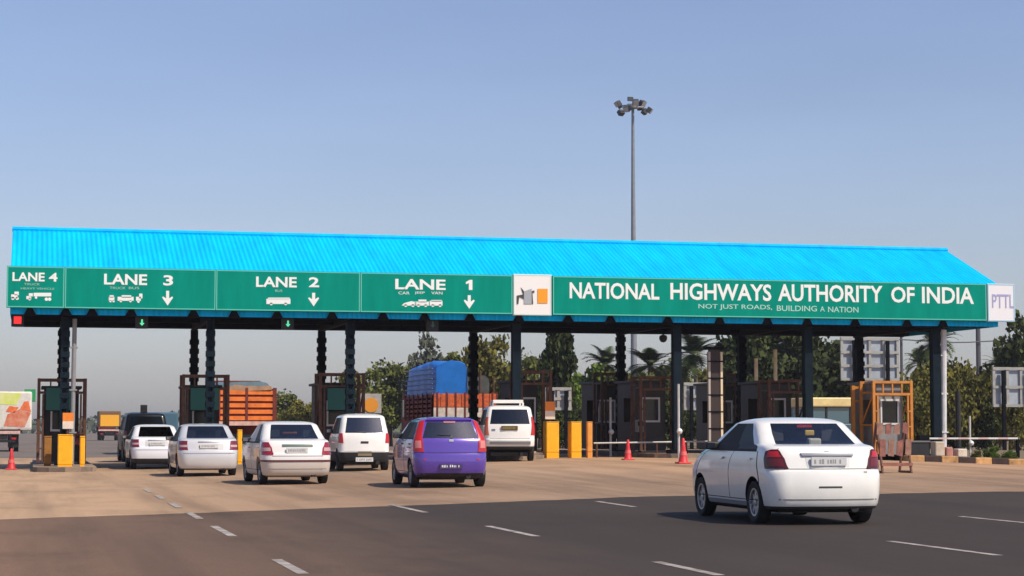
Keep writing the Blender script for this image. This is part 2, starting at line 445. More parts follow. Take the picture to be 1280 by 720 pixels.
def corr(mb, x0, x1, pa, pb, nrm, pitch=0.165, amp=0.011, seg=6):
    """corrugated sheet between two lines given as (y,z) with ribs running from pa to pb"""
    n = int((x1 - x0) / pitch * seg); k = len(mb.v)
    for i in range(n + 1):
        x = x0 + (x1 - x0) * i / n
        h = amp * max(-0.6, min(0.6, math.sin(2 * math.pi * i / seg))) / 0.6
        for p in (pa, pb): mb.v.append(Vector((x, p[0] + nrm[0] * h, p[1] + nrm[1] * h)))
    for i in range(n):
        mb.f.append((k + 2 * i, k + 2 * i + 2, k + 2 * i + 3, k + 2 * i + 1)); mb.m.append(0)

sl = Vector((-(ZR - ZE), YC - Y0)).normalized()
mb = MB()
corr(mb, XL, XR, (Y0 - 0.03, ZE), (YC, ZR), (sl.x, sl.y))
corr(mb, XL, XR, (YC, ZR), (Y1 + 0.03, ZE), (-sl.x, sl.y))
rf = mb.build('roof', roof_blue, canopy); so_ = rf.modifiers.new('sheet', 'SOLIDIFY'); so_.thickness = 0.012
mb = MB(); mb.tube((XL - 0.02, YC, ZR + 0.03), (XR + 0.02, YC, ZR + 0.03), 0.09, n=8)
mb.build('ridge_cap', roof_blue, rf, smooth=True)
for (y, s) in ((Y0, -1), (Y1, 1)):
    mb = MB(); corr(mb, XL, XR, (y, ZB), (y, ZE - 0.02), (s, 0), 0.165, 0.012)
    o = mb.build('fascia', roof_blue, canopy); o.modifiers.new('sheet', 'SOLIDIFY').thickness = 0.01
for x in (XL + 0.02, XR - 0.02):
    mb = MB()
    P = [(Y0 + 0.04, ZB), (Y1 - 0.04, ZB), (Y1 - 0.04, ZE - 0.03), (YC, ZR - 0.05), (Y0 + 0.04, ZE - 0.03)]
    mb.poly([(x - 0.015, a, b) for a, b in P]); mb.poly([(x + 0.015, a, b) for a, b in reversed(P)])
    mb.build('gable_panel', roof_blue, canopy)
# dark steel framing under the roof
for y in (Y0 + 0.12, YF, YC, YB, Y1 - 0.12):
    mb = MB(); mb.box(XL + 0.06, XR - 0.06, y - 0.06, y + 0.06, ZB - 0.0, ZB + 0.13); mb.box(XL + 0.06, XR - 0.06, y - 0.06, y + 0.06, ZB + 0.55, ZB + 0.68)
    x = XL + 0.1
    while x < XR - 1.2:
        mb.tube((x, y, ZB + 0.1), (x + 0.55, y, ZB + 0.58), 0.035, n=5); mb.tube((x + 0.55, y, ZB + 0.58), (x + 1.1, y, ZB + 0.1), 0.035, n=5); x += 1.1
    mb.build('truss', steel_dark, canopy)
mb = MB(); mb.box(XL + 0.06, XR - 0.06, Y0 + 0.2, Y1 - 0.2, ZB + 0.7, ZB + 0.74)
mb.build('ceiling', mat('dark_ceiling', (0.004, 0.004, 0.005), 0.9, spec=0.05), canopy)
mb = MB(); mb.box(XL + 0.06, XR - 0.06, Y1 - 0.30, Y1 - 0.22, ZB - 0.02, ZB + 0.62)  # near-black plate added to stand in for shade inside the back fascia
mb.build('shade_plate', steel_dark, canopy)
for cx in COLX:
    for y in (Y0 + 0.3, ):
        mb = MB(); mb.box(cx - 0.09, cx + 0.09, Y0 + 0.19, Y1 - 0.32, ZB - 0.08, ZB + 0.16)
        mb.build('cross_beam', steel_dark, canopy)
bx = [35, 80, 113, 162, 240, 291, 345, 414, 478, 530, 587, 648, 710, 763, 835, 900, 960, 1010, 1070, 1135, 1180]
for p in bx:
    x = xat(p, Y0)
    mb = MB(); mb.prism([(x - 0.2, ZB - 0.02), (x + 0.2, ZB - 0.02), (x + 0.08, ZB + 0.2), (x - 0.08, ZB + 0.2)], Y0 - 0.07, Y0 - 0.025)
    mb.build('bracket', steel_dark, canopy)

def column(x, y, laced, front=False):
    g = gz(x, y); mb = MB(); a = 0.155
    if laced:
        for sx in (-1, 1):
            mb.box(x + sx * 0.10 - 0.03, x + sx * 0.10 + 0.03, y - 0.145, y + 0.145, g - 0.05, ZB - 0.081)
        mb.box(x - 0.07, x + 0.07, y - 0.06, y + 0.06, g - 0.05, ZB - 0.081)
        z = g + 0.3; k = 0
        while z < ZB - 0.3:
            b_ = 0.148 if front else 0.165
            mb.box(x - b_, x + b_, y - 0.17, y - 0.146, z, z + 0.19); mb.box(x - b_, x + b_, y + 0.146, y + 0.17, z, z + 0.19); z += 0.34
    else:
        for sy in (-1, 1): mb.box(x - 0.145, x + 0.145, y + sy * 0.15 - 0.012, y + sy * 0.15 + 0.012, g - 0.05, ZB - 0.081)
        mb.box(x - 0.12, x + 0.12, y - 0.137, y + 0.137, g - 0.05, ZB - 0.081)
    o = mb.build('column', mat('navy_steel', (0.005, 0.013, 0.021), 0.6, spec=0.12, var=0.3, vscale=3) if front else steel_dark, canopy)
    mb = MB(); mb.box(x - 0.3, x + 0.3, y - 0.3, y + 0.3, g - 0.05, g + 0.29); mb.build('column_base', steel_dark, o)
for i, cx in enumerate(COLX):
    column(cx, YF, i < 3, True)
    column(cx, YB, True)
for cx in (COLX[0], COLX[-1]):
    mb = MB(); mb.tube((cx + 0.26, YF - 0.06, gz(cx, YF)), (cx + 0.29, YF - 0.16, ZB - 0.1), 0.075 if cx < 5 else 0.105, n=10)
    for z in (1.2, 2.6, 4.0): mb.box(cx + 0.15, cx + 0.40, YF - 0.2, YF + 0.03, z, z + 0.05)
    mb.build('downpipe', mat('pale_pipe', (0.62, 0.62, 0.62), 0.5, var=0.15) if cx > 5 else mat('grey_pipe', (0.24, 0.24, 0.25), 0.6, var=0.15), canopy)

# ------------------------------------------------------------------ sign boards on the fascia
YS = Y0 - 0.22
def board(name, pl, pr, label, cat, group=None, m=sign_green, z0=None, z1=None, rim=True, proud=0.0, rimm=None):
    x0, x1 = xat(pl, YS), xat(pr, YS); z0 = 5.27 if z0 is None else z0; z1 = 6.625 if z1 is None else z1
    r = empty(name, ((x0 + x1) / 2, YS + 0.05, z0), 0, label, cat, group)
    mb = MB(); mb.box(x0 + 0.004, x1 - 0.004, YS - proud, YS + 0.17, z0, z1); mb.build('panel', m, r, bevel=0.006)
    if rim:
        mb = MB(); t = 0.035; e = 0.012
        ya, yb = YS - proud - 0.006, YS - proud - 0.002
        mb.box(x0 + e, x1 - e, ya, yb, z0 + e, z0 + e + t); mb.box(x0 + e, x1 - e, ya, yb, z1 - e - t, z1 - e)
        mb.box(x0 + e, x0 + e + t, ya, yb, z0 + e + t, z1 - e - t); mb.box(x1 - e - t, x1 - e, ya, yb, z0 + e + t, z1 - e - t)
        mb.build('border', rimm or sign_rim, r)
    return r, x0, x1, z0, z1
def words_on(r, items, m, bold=0.026, proud=0.0):
    for (s, a, b, c, d) in items:
        p, q = on_y(a, d, YS), on_y(b, c, YS)
        zc0, zc1 = on_y((a + b) / 2, d, YS).z, on_y((a + b) / 2, c, YS).z
        text(s, p.x, q.x, zc0, zc1, YS - proud - 0.002, m, r, bold)
def shapes_on(r, name, polys, m):
    mb = MB()
    for P in polys:
        mb.prism([(on_y(a, b, YS).x, on_y(a, b, YS).z) for a, b in P], YS - 0.008, YS - 0.002)
    mb.build(name, m, r)
def rect(a, b, c, d): return [(a, d), (b, d), (b, c), (a, c)]
def disc(cx, cy, r): return [(cx + r * math.cos(-t * math.pi / 5), cy + r * math.sin(-t * math.pi / 5)) for t in range(10)][::-1]
def arrow(cx, y0, y1):
    w, h = 1.9, 6.8
    return [(cx, y1), (cx + h, y1 - 10), (cx + h - 1, y1 - 11.5), (cx + w, y1 - 9), (cx + w, y0), (cx - w, y0), (cx - w, y1 - 9), (cx - h + 1, y1 - 11.5), (cx - h, y1 - 10)]

G = 'green lane signs along the canopy edge'
r, *_ = board('lane_sign', 5, 78, 'small green sign reading LANE 4 at the canopy end above a red signal', 'lane sign', G)
words_on(r, [('LANE', 15.5, 56, 340.5, 351.5), ('4', 61, 72, 341, 352)], sign_white)
words_on(r, [('TRUCK', 30, 50, 354, 356.6), ('HEAVY VEHICLE', 26, 68, 359.5, 362)], sign_soft, 0.0)
shapes_on(r, 'pictogram', [rect(14, 22, 368, 373), rect(18, 23.5, 364.5, 369), disc(16, 373, 2), disc(21.5, 373, 2),
    rect(33, 39, 370, 374), rect(36, 41, 366.5, 370.5), rect(42, 64, 366, 370.5), disc(37, 374, 1.6), disc(45, 372, 1.6), disc(58, 374, 2.2), disc(62, 374, 2.2)], sign_white)
r, *_ = board('lane_sign', 78, 268, 'long green sign reading LANE 3 with a down arrow', 'lane sign', G)
words_on(r, [('LANE', 130, 184, 342.5, 356), ('3', 204, 216.5, 344, 357)], sign_white)
words_on(r, [('TRUCK', 137, 157, 358.5, 361.5), ('BUS', 161, 174, 358.5, 361.5)], sign_soft, 0.0)
shapes_on(r, 'pictogram', [rect(136, 143, 371, 376), rect(137, 142, 369, 372), disc(138, 376.5, 1.5), disc(142, 376.5, 1.5),
    rect(147, 167, 371, 376), rect(152, 164, 369, 372), disc(151, 376.5, 1.5), disc(163, 376.5, 1.5), rect(170, 176, 371, 376), rect(174, 178, 367, 373), disc(173, 377, 1.6)], sign_white)
shapes_on(r, 'arrow', [arrow(209.5, 363.5, 382)], sign_white)
r, *_ = board('lane_sign', 268, 449.5, 'long green sign reading LANE 2 with a down arrow', 'lane sign', G)
words_on(r, [('LANE', 320, 371, 346, 359), ('2', 386, 399, 346.5, 359)], sign_white)
words_on(r, [('BUS', 344, 353, 362, 365)], sign_soft, 0.0)
shapes_on(r, 'pictogram', [rect(333, 363, 373.5, 380), rect(335, 362, 372, 374), disc(339, 380, 1.7), disc(357, 380, 1.7)], sign_white)
shapes_on(r, 'arrow', [arrow(392, 366, 383)], sign_white)
r, *_ = board('lane_sign', 449.5, 641, 'long green sign reading LANE 1 with a down arrow', 'lane sign', G)
words_on(r, [('LANE', 494, 557, 349, 362), ], sign_white)
words_on(r, [('CAR', 498, 512, 364.5, 368), ('JEEP', 518.5, 531, 364.5, 368), ('VAN', 539, 553, 364.5, 368)], sign_white, 0.0)
shapes_on(r, 'pictogram', [[(502, 382), (520, 382), (520, 377.5), (514, 376.5), (505, 379)], rect(519, 536, 377, 382), rect(523, 533, 374.5, 378), rect(537, 553, 376, 382), rect(539, 552, 375, 377), disc(507, 382, 1.8), disc(516, 382, 1.8), disc(523, 382, 1.8), disc(532, 382, 1.8), disc(541, 382, 1.8), disc(550, 382, 1.8)], sign_white)
shapes_on(r, 'arrow', [arrow(586.5, 369, 386)], sign_white)
shapes_on(r, 'lettering', [[(586, 362.5), (590.5, 362.5), (590.5, 349.8), (587, 349.8), (582.3, 352.6), (582.3, 355.3), (586, 354)]], sign_white)
r, *_ = board('name_sign', 691, 1236, 'very long green board reading NATIONAL HIGHWAYS AUTHORITY OF INDIA', 'name board')
words_on(r, [('NATIONAL', 712, 824, 353.5, 374), ('HIGHWAYS', 838, 964, 354.5, 375.5), ('AUTHORITY', 972.5, 1103, 356, 377.5), ('OF', 1114, 1143, 358.5, 378.5), ('INDIA', 1152.5, 1217, 359, 379.5)], sign_white, 0.022)
words_on(r, [('NOT JUST ROADS,', 873, 965, 380.5, 388), ('BUILDING', 971, 1021, 382, 389), ('A', 1025, 1031, 383, 389.5), ('NATION', 1035, 1073, 383.5, 390.5)], sign_soft, 0.01)
lw = mat('logo_white', (0.80, 0.79, 0.76), 0.5)
r, *_ = board('logo_board', 641.5, 689.5, 'square white board with a grey road figure and an orange square', 'logo board', None, lw, 5.245, 6.66, True, 0.02, mat('logo_rim', (0.55, 0.75, 0.68), 0.5))
lg = mat('logo_grey', (0.34, 0.37, 0.40), 0.6); lk = mat('logo_black', (0.05, 0.05, 0.05), 0.6); lo_ = mat('logo_orange', (0.85, 0.32, 0.01), 0.5)
YS -= 0.03
shapes_on(r, 'emblem', [[(655, 380), (664.5, 380), (664.5, 361), (655, 364)]], lg)
shapes_on(r, 'emblem', [[(646, 380), (648, 380), (649, 371), (655, 374), (655, 364), (651, 359), (654, 368), (646, 369.5)], [(664.5, 380), (666.5, 380), (665.5, 366), (668, 366), (668, 363), (664.5, 364)]], lk)
shapes_on(r, 'emblem', [rect(672, 684.5, 361, 379)], lo_)
YS += 0.03
r, *_ = board('operator_sign', 1237, 1271, 'white square board reading PTTL at the right end of the canopy', 'sign', None, mat('ptl_white', (0.78, 0.78, 0.80), 0.5), 5.25, 6.63, True, 0.01, mat('ptl_rim', (0.30, 0.55, 0.72), 0.5))
words_on(r, [('PTTL', 1240, 1267, 368, 385)], mat('ptl_blue', (0.36, 0.36, 0.58), 0.5), 0.01, 0.012)

# lane signals hung below the front edge
for (px, py, c, e, lab) in ((22, 400.5, (0.9, 0.03, 0.03), 1.0, 'red square signal lamp below the LANE 4 sign'), (177.5, 403, (0.1, 0.8, 0.35), 0.9, 'small green signal lamp below the LANE 3 sign'),
                       (360, 404.5, (0.1, 0.8, 0.4), 0.8, 'small green signal lamp below the LANE 2 sign'), (541, 405.5, (0.03, 0.10, 0.09), 0.15, 'unlit signal lamp below the LANE 1 sign')):
    Y = Y0 + 0.35
    p = on_y(px, py, Y); r = empty('lane_signal', (p.x, Y, p.z - 0.22), 0, lab, 'signal lamp', 'lane signals under the canopy edge')
    mb = MB(); mb.box(p.x - 0.2, p.x + 0.2, Y, Y + 0.22, p.z - 0.2, p.z + 0.22); mb.tube((p.x, Y + 0.1, p.z + 0.26), (p.x, Y + 0.1, ZB + 0.05), 0.03)
    mb.box(p.x - 0.2, p.x + 0.2, Y - 0.12, Y, p.z + 0.2, p.z + 0.225)
    mb.build('housing', black_plastic, r)
    mb = MB()
    if px < 100: mb.box(p.x - 0.12, p.x + 0.12, Y - 0.02, Y - 0.002, p.z - 0.11, p.z + 0.13)
    else:
        mb.box(p.x - 0.028, p.x + 0.028, Y - 0.02, Y - 0.002, p.z - 0.09, p.z + 0.10)
        mb.prism([(p.x, p.z - 0.11), (p.x + 0.085, p.z - 0.02), (p.x - 0.085, p.z - 0.02)], Y - 0.017, Y - 0.003)
    mb.build('lens', mat('signal_%d' % px, c, 0.4, emit=e), r)

# round camera hanging below the canopy
p = on_y(829, 423, 70.0)
r = empty('dome_camera', (p.x, 70, p.z - 0.16), 0, 'round black dome camera hanging below the canopy near a palm', 'camera')
mb = MB(); mb.lathe([(0.01, -0.15), (0.09, -0.125), (0.14, -0.05), (0.15, 0.02), (0.13, 0.10), (0.03, 0.14)], n=16, c=p); mb.build('dome', black_plastic, r, smooth=True)
mb = MB(); mb.tube((p.x, p.y, p.z + 0.12), (p.x, p.y, ZB + 0.1), 0.02); mb.build('rod', steel_dark, r)

# ------------------------------------------------------------------ toll islands, booths, guard frames
ISW = 0.98
GI = 'kerbed toll islands between the lanes'
def rounded_rect(cx, y0, y1, hw, n=6):
    P = []
    for k in range(n + 1): P.append((cx + hw * math.cos(math.pi + math.pi * k / n), y0 + hw + hw * math.sin(math.pi + math.pi * k / n) * 0.9))
    P += [(cx + hw, y1), (cx - hw, y1)]
    return P
where = ['under the leftmost canopy columns', 'between the LANE 3 and LANE 2 signs', 'between the LANE 2 and LANE 1 signs', 'beside the white jeep with the roof rack',
         'with the booth between the red cones', 'behind the front windows of the nearest white car', 'with the orange guard frame']
y_nose = [64.0, 63.5, 63.5, 66.5, 67.0, 66.0, 65.0]
for i, cx in enumerate(COLX):
    g = gz(cx, 70); P = rounded_rect(cx, y_nose[i], 84, ISW); mb = MB()
    n = len(P); zt = g + 0.15
    mb.poly([(a, b, zt) for a, b in P])
    for k in range(n):
        a, b = P[k], P[(k + 1) % n]
        mb.quad((a[0], a[1], gz(*a) - 0.04), (b[0], b[1], gz(*b) - 0.04), (b[0], b[1], zt), (a[0], a[1], zt), 1 if k % 2 == 0 else 0)
    o = mb.build('toll_island', [kerb_grey, mat('kerb_dull', (0.17, 0.13, 0.10), 0.9, var=0.35)], origin=(cx, 72, g))
    tag(o, 'raised concrete toll island ' + where[i], 'traffic island', GI)

GF = 'steel guard frames in front of the toll booths'
def guard_frame(cx, y, hw, ztop, m, label, extra=0.5):
    g = gz(cx, y) + 0.22
    r = empty('guard_frame', (cx, y, g), 0, label, 'guard frame', GF)
    for sx in (-1, 1):
        for yy in (0, 1.1):
            mb = MB(); mb.box(cx + sx * hw - 0.05, cx + sx * hw + 0.05, y + yy - 0.05, y + yy + 0.05, g, ztop)
            mb.build('post', m, r)
        for z in (ztop - 0.45, g + 1.0):
            mb = MB(); mb.box(cx + sx * hw - 0.03, cx + sx * hw + 0.03, y + 0.05, y + 1.05, z, z + 0.07)
            mb.build('side_rail', m, r)
    mb = MB()
    for z in (ztop - 0.09, ztop - 0.52): mb.box(cx - hw + 0.05, cx + hw - 0.05, y - 0.04, y + 0.04, z, z + 0.085)
    for k in range(1, 4):
        x = cx - hw + 2 * hw * k / 4; mb.box(x - 0.025, x + 0.025, y - 0.03, y + 0.03, ztop - 0.44, ztop - 0.09)
    mb.build('top_rail', m, r)
    for sx in (-1, 1):
        mb = MB(); mb.box(cx + sx * (hw - 0.14) - 0.03, cx + sx * (hw - 0.14) + 0.03, y - 0.05, y + 0.01, g, ztop - 0.53); mb.build('inner_post', m, r)
        for z in (g + 0.45, g + 0.95, g + 1.5):
            mb = MB(); mb.box(cx + sx * (hw - 0.095) - 0.06, cx + sx * (hw - 0.095) + 0.06, y - 0.06, y - 0.052, z, z + 0.05); mb.build('batten', m, r)
        mb = MB(); mb.tube((cx + sx * hw, y + 0.05, ztop - 0.5), (cx + sx * hw, y + 1.05, g + 1.07), 0.03, n=5); mb.build('brace', m, r)
    mb = MB(); mb.box(cx - hw + 0.05, cx + hw - 0.05, y + 1.06, y + 1.14, ztop - 0.09, ztop); mb.build('back_rail', m, r)
    return r
orange_steel = mat('orange_steel', (0.52, 0.20, 0.03), 0.5, var=0.2, vscale=4)
GB = 'toll booths on the islands'
def booth(cx, y, wall, label, hw=0.62, h=2.5, win=True):
    g = gz(cx, y) + 0.22; r = empty('toll_booth', (cx, y, g), 0, label, 'toll booth', GB)
    yb = y + 2.3; wz0, wz1 = g + 1.05, g + 1.95; ww = 0.36
    mb = MB()
    mb.box(cx - hw, cx + hw, y, yb, g, wz0); mb.box(cx - hw, cx + hw, y, yb, wz1, g + h)
    mb.box(cx - hw, cx - ww, y, y + 0.1, wz0, wz1); mb.box(cx + ww, cx + hw, y, y + 0.1, wz0, wz1)
    mb.box(cx - hw, cx + hw, yb - 0.1, yb, wz0, wz1)
    for sx in (-1, 1):
        for a, b in ((0.1, 0.35), (1.5, 2.2)): mb.box(cx + sx * hw - 0.03 * (1 + sx), cx + sx * hw + 0.03 * (1 - sx), y + a, y + b, wz0, wz1)
    mb.build('wall', wall, r)
    mb = MB(); e = 0.06
    for a, b, c, d in ((cx - ww, cx + ww, wz0 - 0.01, wz0 + e), (cx - ww, cx + ww, wz1 - e, wz1 + 0.01), (cx - ww, cx - ww + e, wz0 + e, wz1 - e), (cx + ww - e, cx + ww, wz0 + e, wz1 - e)):
        mb.box(a, b, y - 0.03, y + 0.05, c, d)
    w = mb.build('window', mat('window_frame', (0.6, 0.6, 0.58), 0.5), r)
    mb = MB(); mb.box(cx - ww + e, cx + ww - e, y + 0.03, y + 0.04, wz0 + e, wz1 - e); mb.build('pane', mat('booth_pane', (0.008, 0.009, 0.010), 0.15), w)
    mb = MB(); mb.box(cx - hw - 0.1, cx + hw + 0.1, y - 0.1, yb + 0.1, g + h, g + h + 0.09); mb.build('roof', wall, r, bevel=0.02)
    mb = MB(); mb.box(cx - hw + 0.05, cx + hw - 0.05, y + 0.9, y + 1.4, g + 1.0, g + 1.06); mb.build('counter', steel_brown, r)
    return r
desc = ['left end of the canopy, under the LANE 4 sign', 'island left of the orange lattice truck', 'island between the LANE 2 and LANE 1 signs', 'island right of the white jeep',
        'island between the two red cones', 'island straight behind the nearest white car', 'island in the orange guard frame']
orange_steel = mat('orange_steel', (0.52, 0.20, 0.03), 0.5, var=0.2, vscale=4)
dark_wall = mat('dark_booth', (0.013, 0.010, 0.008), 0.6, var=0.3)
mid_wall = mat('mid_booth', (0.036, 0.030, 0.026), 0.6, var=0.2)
for i, cx in enumerate(COLX):
    m = orange_steel if i == 6 else steel_brown
    pf = [77, 249, 410, 668, 800, 957, 1116][i]
    ct = [473, 468, 466, 463, 470, 474, 476][i]
    yy = [69.0, 69.5, 69.5, 69.5, 69.5, 69.5, 66.2][i]
    fx = xat(pf, yy) if i in (0, 3, 6) else cx + 0.02
    zt = on_y(pf, ct, yy).z
    r = guard_frame(fx, yy, 0.6 if i == 3 else 0.72 if i == 6 else 0.76, zt, m, ('orange' if i == 6 else 'brown') + ' steel guard frame on the ' + desc[i].replace('island in the orange guard frame', 'rightmost toll island with a barricade'))
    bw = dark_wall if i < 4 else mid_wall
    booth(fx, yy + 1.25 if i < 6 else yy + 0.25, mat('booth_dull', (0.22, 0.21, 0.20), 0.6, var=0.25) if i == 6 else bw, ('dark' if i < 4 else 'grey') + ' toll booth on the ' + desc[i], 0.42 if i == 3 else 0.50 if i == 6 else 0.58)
    if i in (4, 5):
        booth(cx + 0.15, 77.0, dark_wall, 'dark rear toll booth ' + {4: 'just left of the grey booth between the cones', 5: 'left of the booth behind the nearest car'}[i], 0.40, 2.6)
        guard_frame(cx + 0.15, 75.9, 0.5, on_y(800, 466, 75.9).z, steel_brown, 'dark brown steel frame ' + {4: 'standing left of the grey booth between the cones', 5: 'right of the tall dark pillar, above the nearest car'}[i])
    if i < 3:
        q = on_y(pf, 498, yy - 0.1)
        rr = empty('notice_board', (fx, yy - 0.1, q.z - 0.42), 0, 'dark green notice board on the guard frame ' + ['under the LANE 4 sign', 'left of the orange lattice truck', 'between the LANE 2 and LANE 1 signs'][i], 'notice board', 'green boards on the guard frames')
        mb = MB(); mb.box(fx - 0.52, fx + 0.44, yy - 0.12, yy - 0.08, q.z - 0.42, q.z + 0.36); mb.build('panel', panel_green, rr)
        mb = MB()
        for z in (q.z - 0.43, q.z + 0.36): mb.box(fx - 0.54, fx + 0.46, yy - 0.13, yy - 0.05, z, z + 0.03)
        mb.build('frame', steel_dark, rr)
    if i == 5:
        for a, b in ((945, 448), (969, 437)):
            p = on_y(a, b, yy); mb = MB(); mb.tube((p.x, yy, zt - 0.05), (p.x, yy, p.z), 0.075, n=8); mb.build('stub_post', mat('pale_yellow', (0.62, 0.52, 0.34), 0.6, var=0.2), r)

# yellow crash blocks and other things on the island noses
GY = 'yellow crash posts on the islands'
def crash_block(px, pw, pt, pb, Y, label, m=safety_yellow, dep=0.5):
    x = xat(px, Y); g = gz(x, Y); w = pw / 2 / F * Y
    zt = on_y(px, pt, Y).z
    r = empty('crash_block', (x, Y, g), 0, label, 'crash barrier', GY)
    mb = MB(); mb.box(x - w, x + w, Y, Y + dep, g + 0.2, zt - 0.04); mb.build('body', m, r, bevel=0.03)
    mb = MB(); mb.box(x - w, x + w, Y - 0.01, Y + dep + 0.01, zt - 0.04, zt); mb.build('cap', m, r, bevel=0.01)
    mb = MB(); mb.box(x - w + 0.01, x + w - 0.01, Y - 0.01, Y + dep + 0.01, g - 0.03, g + 0.2); mb.build('foot', m, r)
    return r
crash_block(82, 18, 543, 587, 65.3, 'wide yellow crash block below the leftmost orange and white plate')
crash_block(103.5, 6, 545, 587, 65.5, 'slim yellow post right of the wide yellow block, left end of the plaza', dep=0.2)
crash_block(60, 9, 545, 587, 66.2, 'brownish yellow post left of the wide yellow block at the left end', mat('dirty_yellow', (0.30, 0.13, 0.02), 0.7, var=0.5), 0.2)
crash_block(217, 9, 548, 588, 64.6, 'orange yellow block mostly hidden left of the silver sedan', safety_yellow, 0.3)
crash_block(300, 6, 537, 585, 64.6, 'slim yellow post between the silver and the white sedan', safety_yellow, 0.2)
crash_block(414, 9, 552, 586, 65.0, 'dull orange block between the white sedan and the white van', safety_orange, 0.3)
crash_block(691, 17, 527, 570, 68.2, 'wide yellow block just right of the white jeep')
crash_block(720.5, 14, 527, 570, 68.3, 'narrower yellow block, middle of the three right of the jeep')
crash_block(737.5, 7, 527, 572, 68.2, 'slim orange yellow post, right of two yellow blocks', mat('amber_paint', (0.72, 0.30, 0.05), 0.5, var=0.2), 0.2)

GP = 'orange and white plates above the crash blocks'
def hazard_plate(px, py0, py1, pw, Y, label):
    p0, p1 = on_y(px, py1, Y), on_y(px, py0, Y); w = pw / 2 / F * Y; x = p0.x; zm = (p0.z * 0.52 + p1.z * 0.48)
    r = empty('hazard_plate', (x, Y, gz(x, Y)), 0, label, 'hazard sign', GP)
    mb = MB(); mb.box(x - w, x + w, Y - 0.02, Y + 0.02, zm, p1.z); mb.build('orange_panel', mat('plate_orange', (0.78, 0.22, 0.015), 0.5, var=0.15), r)
    mb = MB(); mb.box(x - w, x + w, Y - 0.02, Y + 0.02, p0.z, zm - 0.002); mb.build('white_panel', mat('plate_pale', (0.72, 0.62, 0.50), 0.5, var=0.15), r)
    mb = MB(); mb.box(x - 0.04, x + 0.04, Y + 0.021, Y + 0.10, gz(x, Y), p1.z + (0.55 if px > 600 else 0)); mb.build('post', steel_brown, r)
hazard_plate(85, 516, 536, 13, 66.6, 'orange and white plate above the wide yellow block at the left end')
hazard_plate(687.5, 502, 524, 13, 68.9, 'orange and white plate above the yellow block right of the jeep')
# pale board with an orange disc seen over the van
p = on_y(463, 505, 86); g = gz(p.x, 86)
r = empty('disc_sign', (p.x, 86, g), 0, 'pale square board with an orange disc seen above the small van', 'sign')
mb = MB(); mb.box(p.x - 0.48, p.x + 0.48, 85.98, 86.02, p.z - 0.4, p.z + 0.45); mb.build('panel', mat('pale_board', (0.40, 0.38, 0.34), 0.6, var=0.2), r)
mb = MB(); mb.tube((p.x + 0.02, 85.975, p.z - 0.05), (p.x + 0.02, 85.95, p.z - 0.05), 0.32, n=20); mb.build('disc', mat('disc_orange', (0.75, 0.30, 0.03), 0.5), r)
mb = MB()
for sx in (-0.4, 0.4): mb.tube((p.x + sx, 86.08, g), (p.x + sx, 86.08, p.z + 0.4), 0.04)
mb.build('post', steel_brown, r)

# traffic cones
def cone(px, pb, h, label, first=[None]):
    p = at(px, pb)
    if first[0] is None:
        r = empty('traffic_cone', p)
        mb = MB(); mb.lathe([(0.155, 0.04), (0.14, 0.06), (0.075, 0.45), (0.045, 0.72), (0.03, 0.75), (0.0, 0.752)], n=16); mb.build('cone_body', cone_red, r, local=True, smooth=True)
        mb = MB(); mb.box(-0.2, 0.2, -0.2, 0.2, 0.003, 0.045); mb.build('base', cone_red, r, local=True, bevel=0.012)
        mb = MB(); mb.lathe([(0.118, 0.24), (0.099, 0.36)], n=16); mb.build('band', mat('worn_band', (0.66, 0.12, 0.11), 0.6), r, local=True, smooth=True)
        first[0] = r
    else:
        r = copy_tree(first[0]); r.location = p
    r.scale = (h / 0.75,) * 3
    tag(r, label, 'traffic cone', 'red traffic cones on the plaza')
cone(14, 587, 0.70, 'red traffic cone left of the leftmost yellow block')
cone(785, 575, 0.67, 'red traffic cone in front of the grey toll booth')
cone(854, 579.5, 0.76, 'red traffic cone just left of the nearest white car')

# barricade below the orange frame: A-frame with striped boards
p = at(1114, 591)
r = empty('barricade', p, R(6), 'red and white striped folding barricade below the orange guard frame', 'barricade')
stripe_w = mat('barricade_white', (0.36, 0.20, 0.14), 0.7, dirt=(0.18, 0.08, 0.055), vscale=6); stripe_r = mat('barricade_red', (0.36, 0.13, 0.09), 0.7, dirt=(0.12, 0.05, 0.04), vscale=7)
for sx in (-1, 1):
    mb = MB(); mb.tube((sx * 0.42, -0.30, 0.0), (sx * 0.42, 0.0, 1.3), 0.035); mb.tube((sx * 0.42, 0.30, 0.0), (sx * 0.42, 0.0, 1.3), 0.035); mb.tube((sx * 0.42, -0.3, 0.03), (sx * 0.42, 0.3, 0.03), 0.03)
    mb.build('leg', mat('barricade_brown', (0.16, 0.075, 0.05), 0.7), r, local=True)
for z in (0.98, 0.42):
    mb = MB(); n = 4; x0, x1 = -0.50, 0.50
    for k in range(n):
        a, b = x0 + (x1 - x0) * k / n, x0 + (x1 - x0) * (k + 1) / n; yy = -0.30 * (1 - (z + 0.15) / 1.3) - 0.05; hh = 0.30 if z > 0.9 else 0.44
        mb.prism([(a + 0.03, z + 0.02 * k), (b - 0.05, z), (b - 0.03, z + hh), (a + 0.05, z + hh - 0.03 * (k % 3))], yy - 0.02, yy, (k + (z < 0.9)) % 2)
    mb.build('board', [stripe_w, stripe_r], r, local=True)
mb = MB(); mb.box(-0.45, 0.45, -0.32, -0.26, 0.18, 0.26); mb.build('rail', stripe_r, r, local=True)

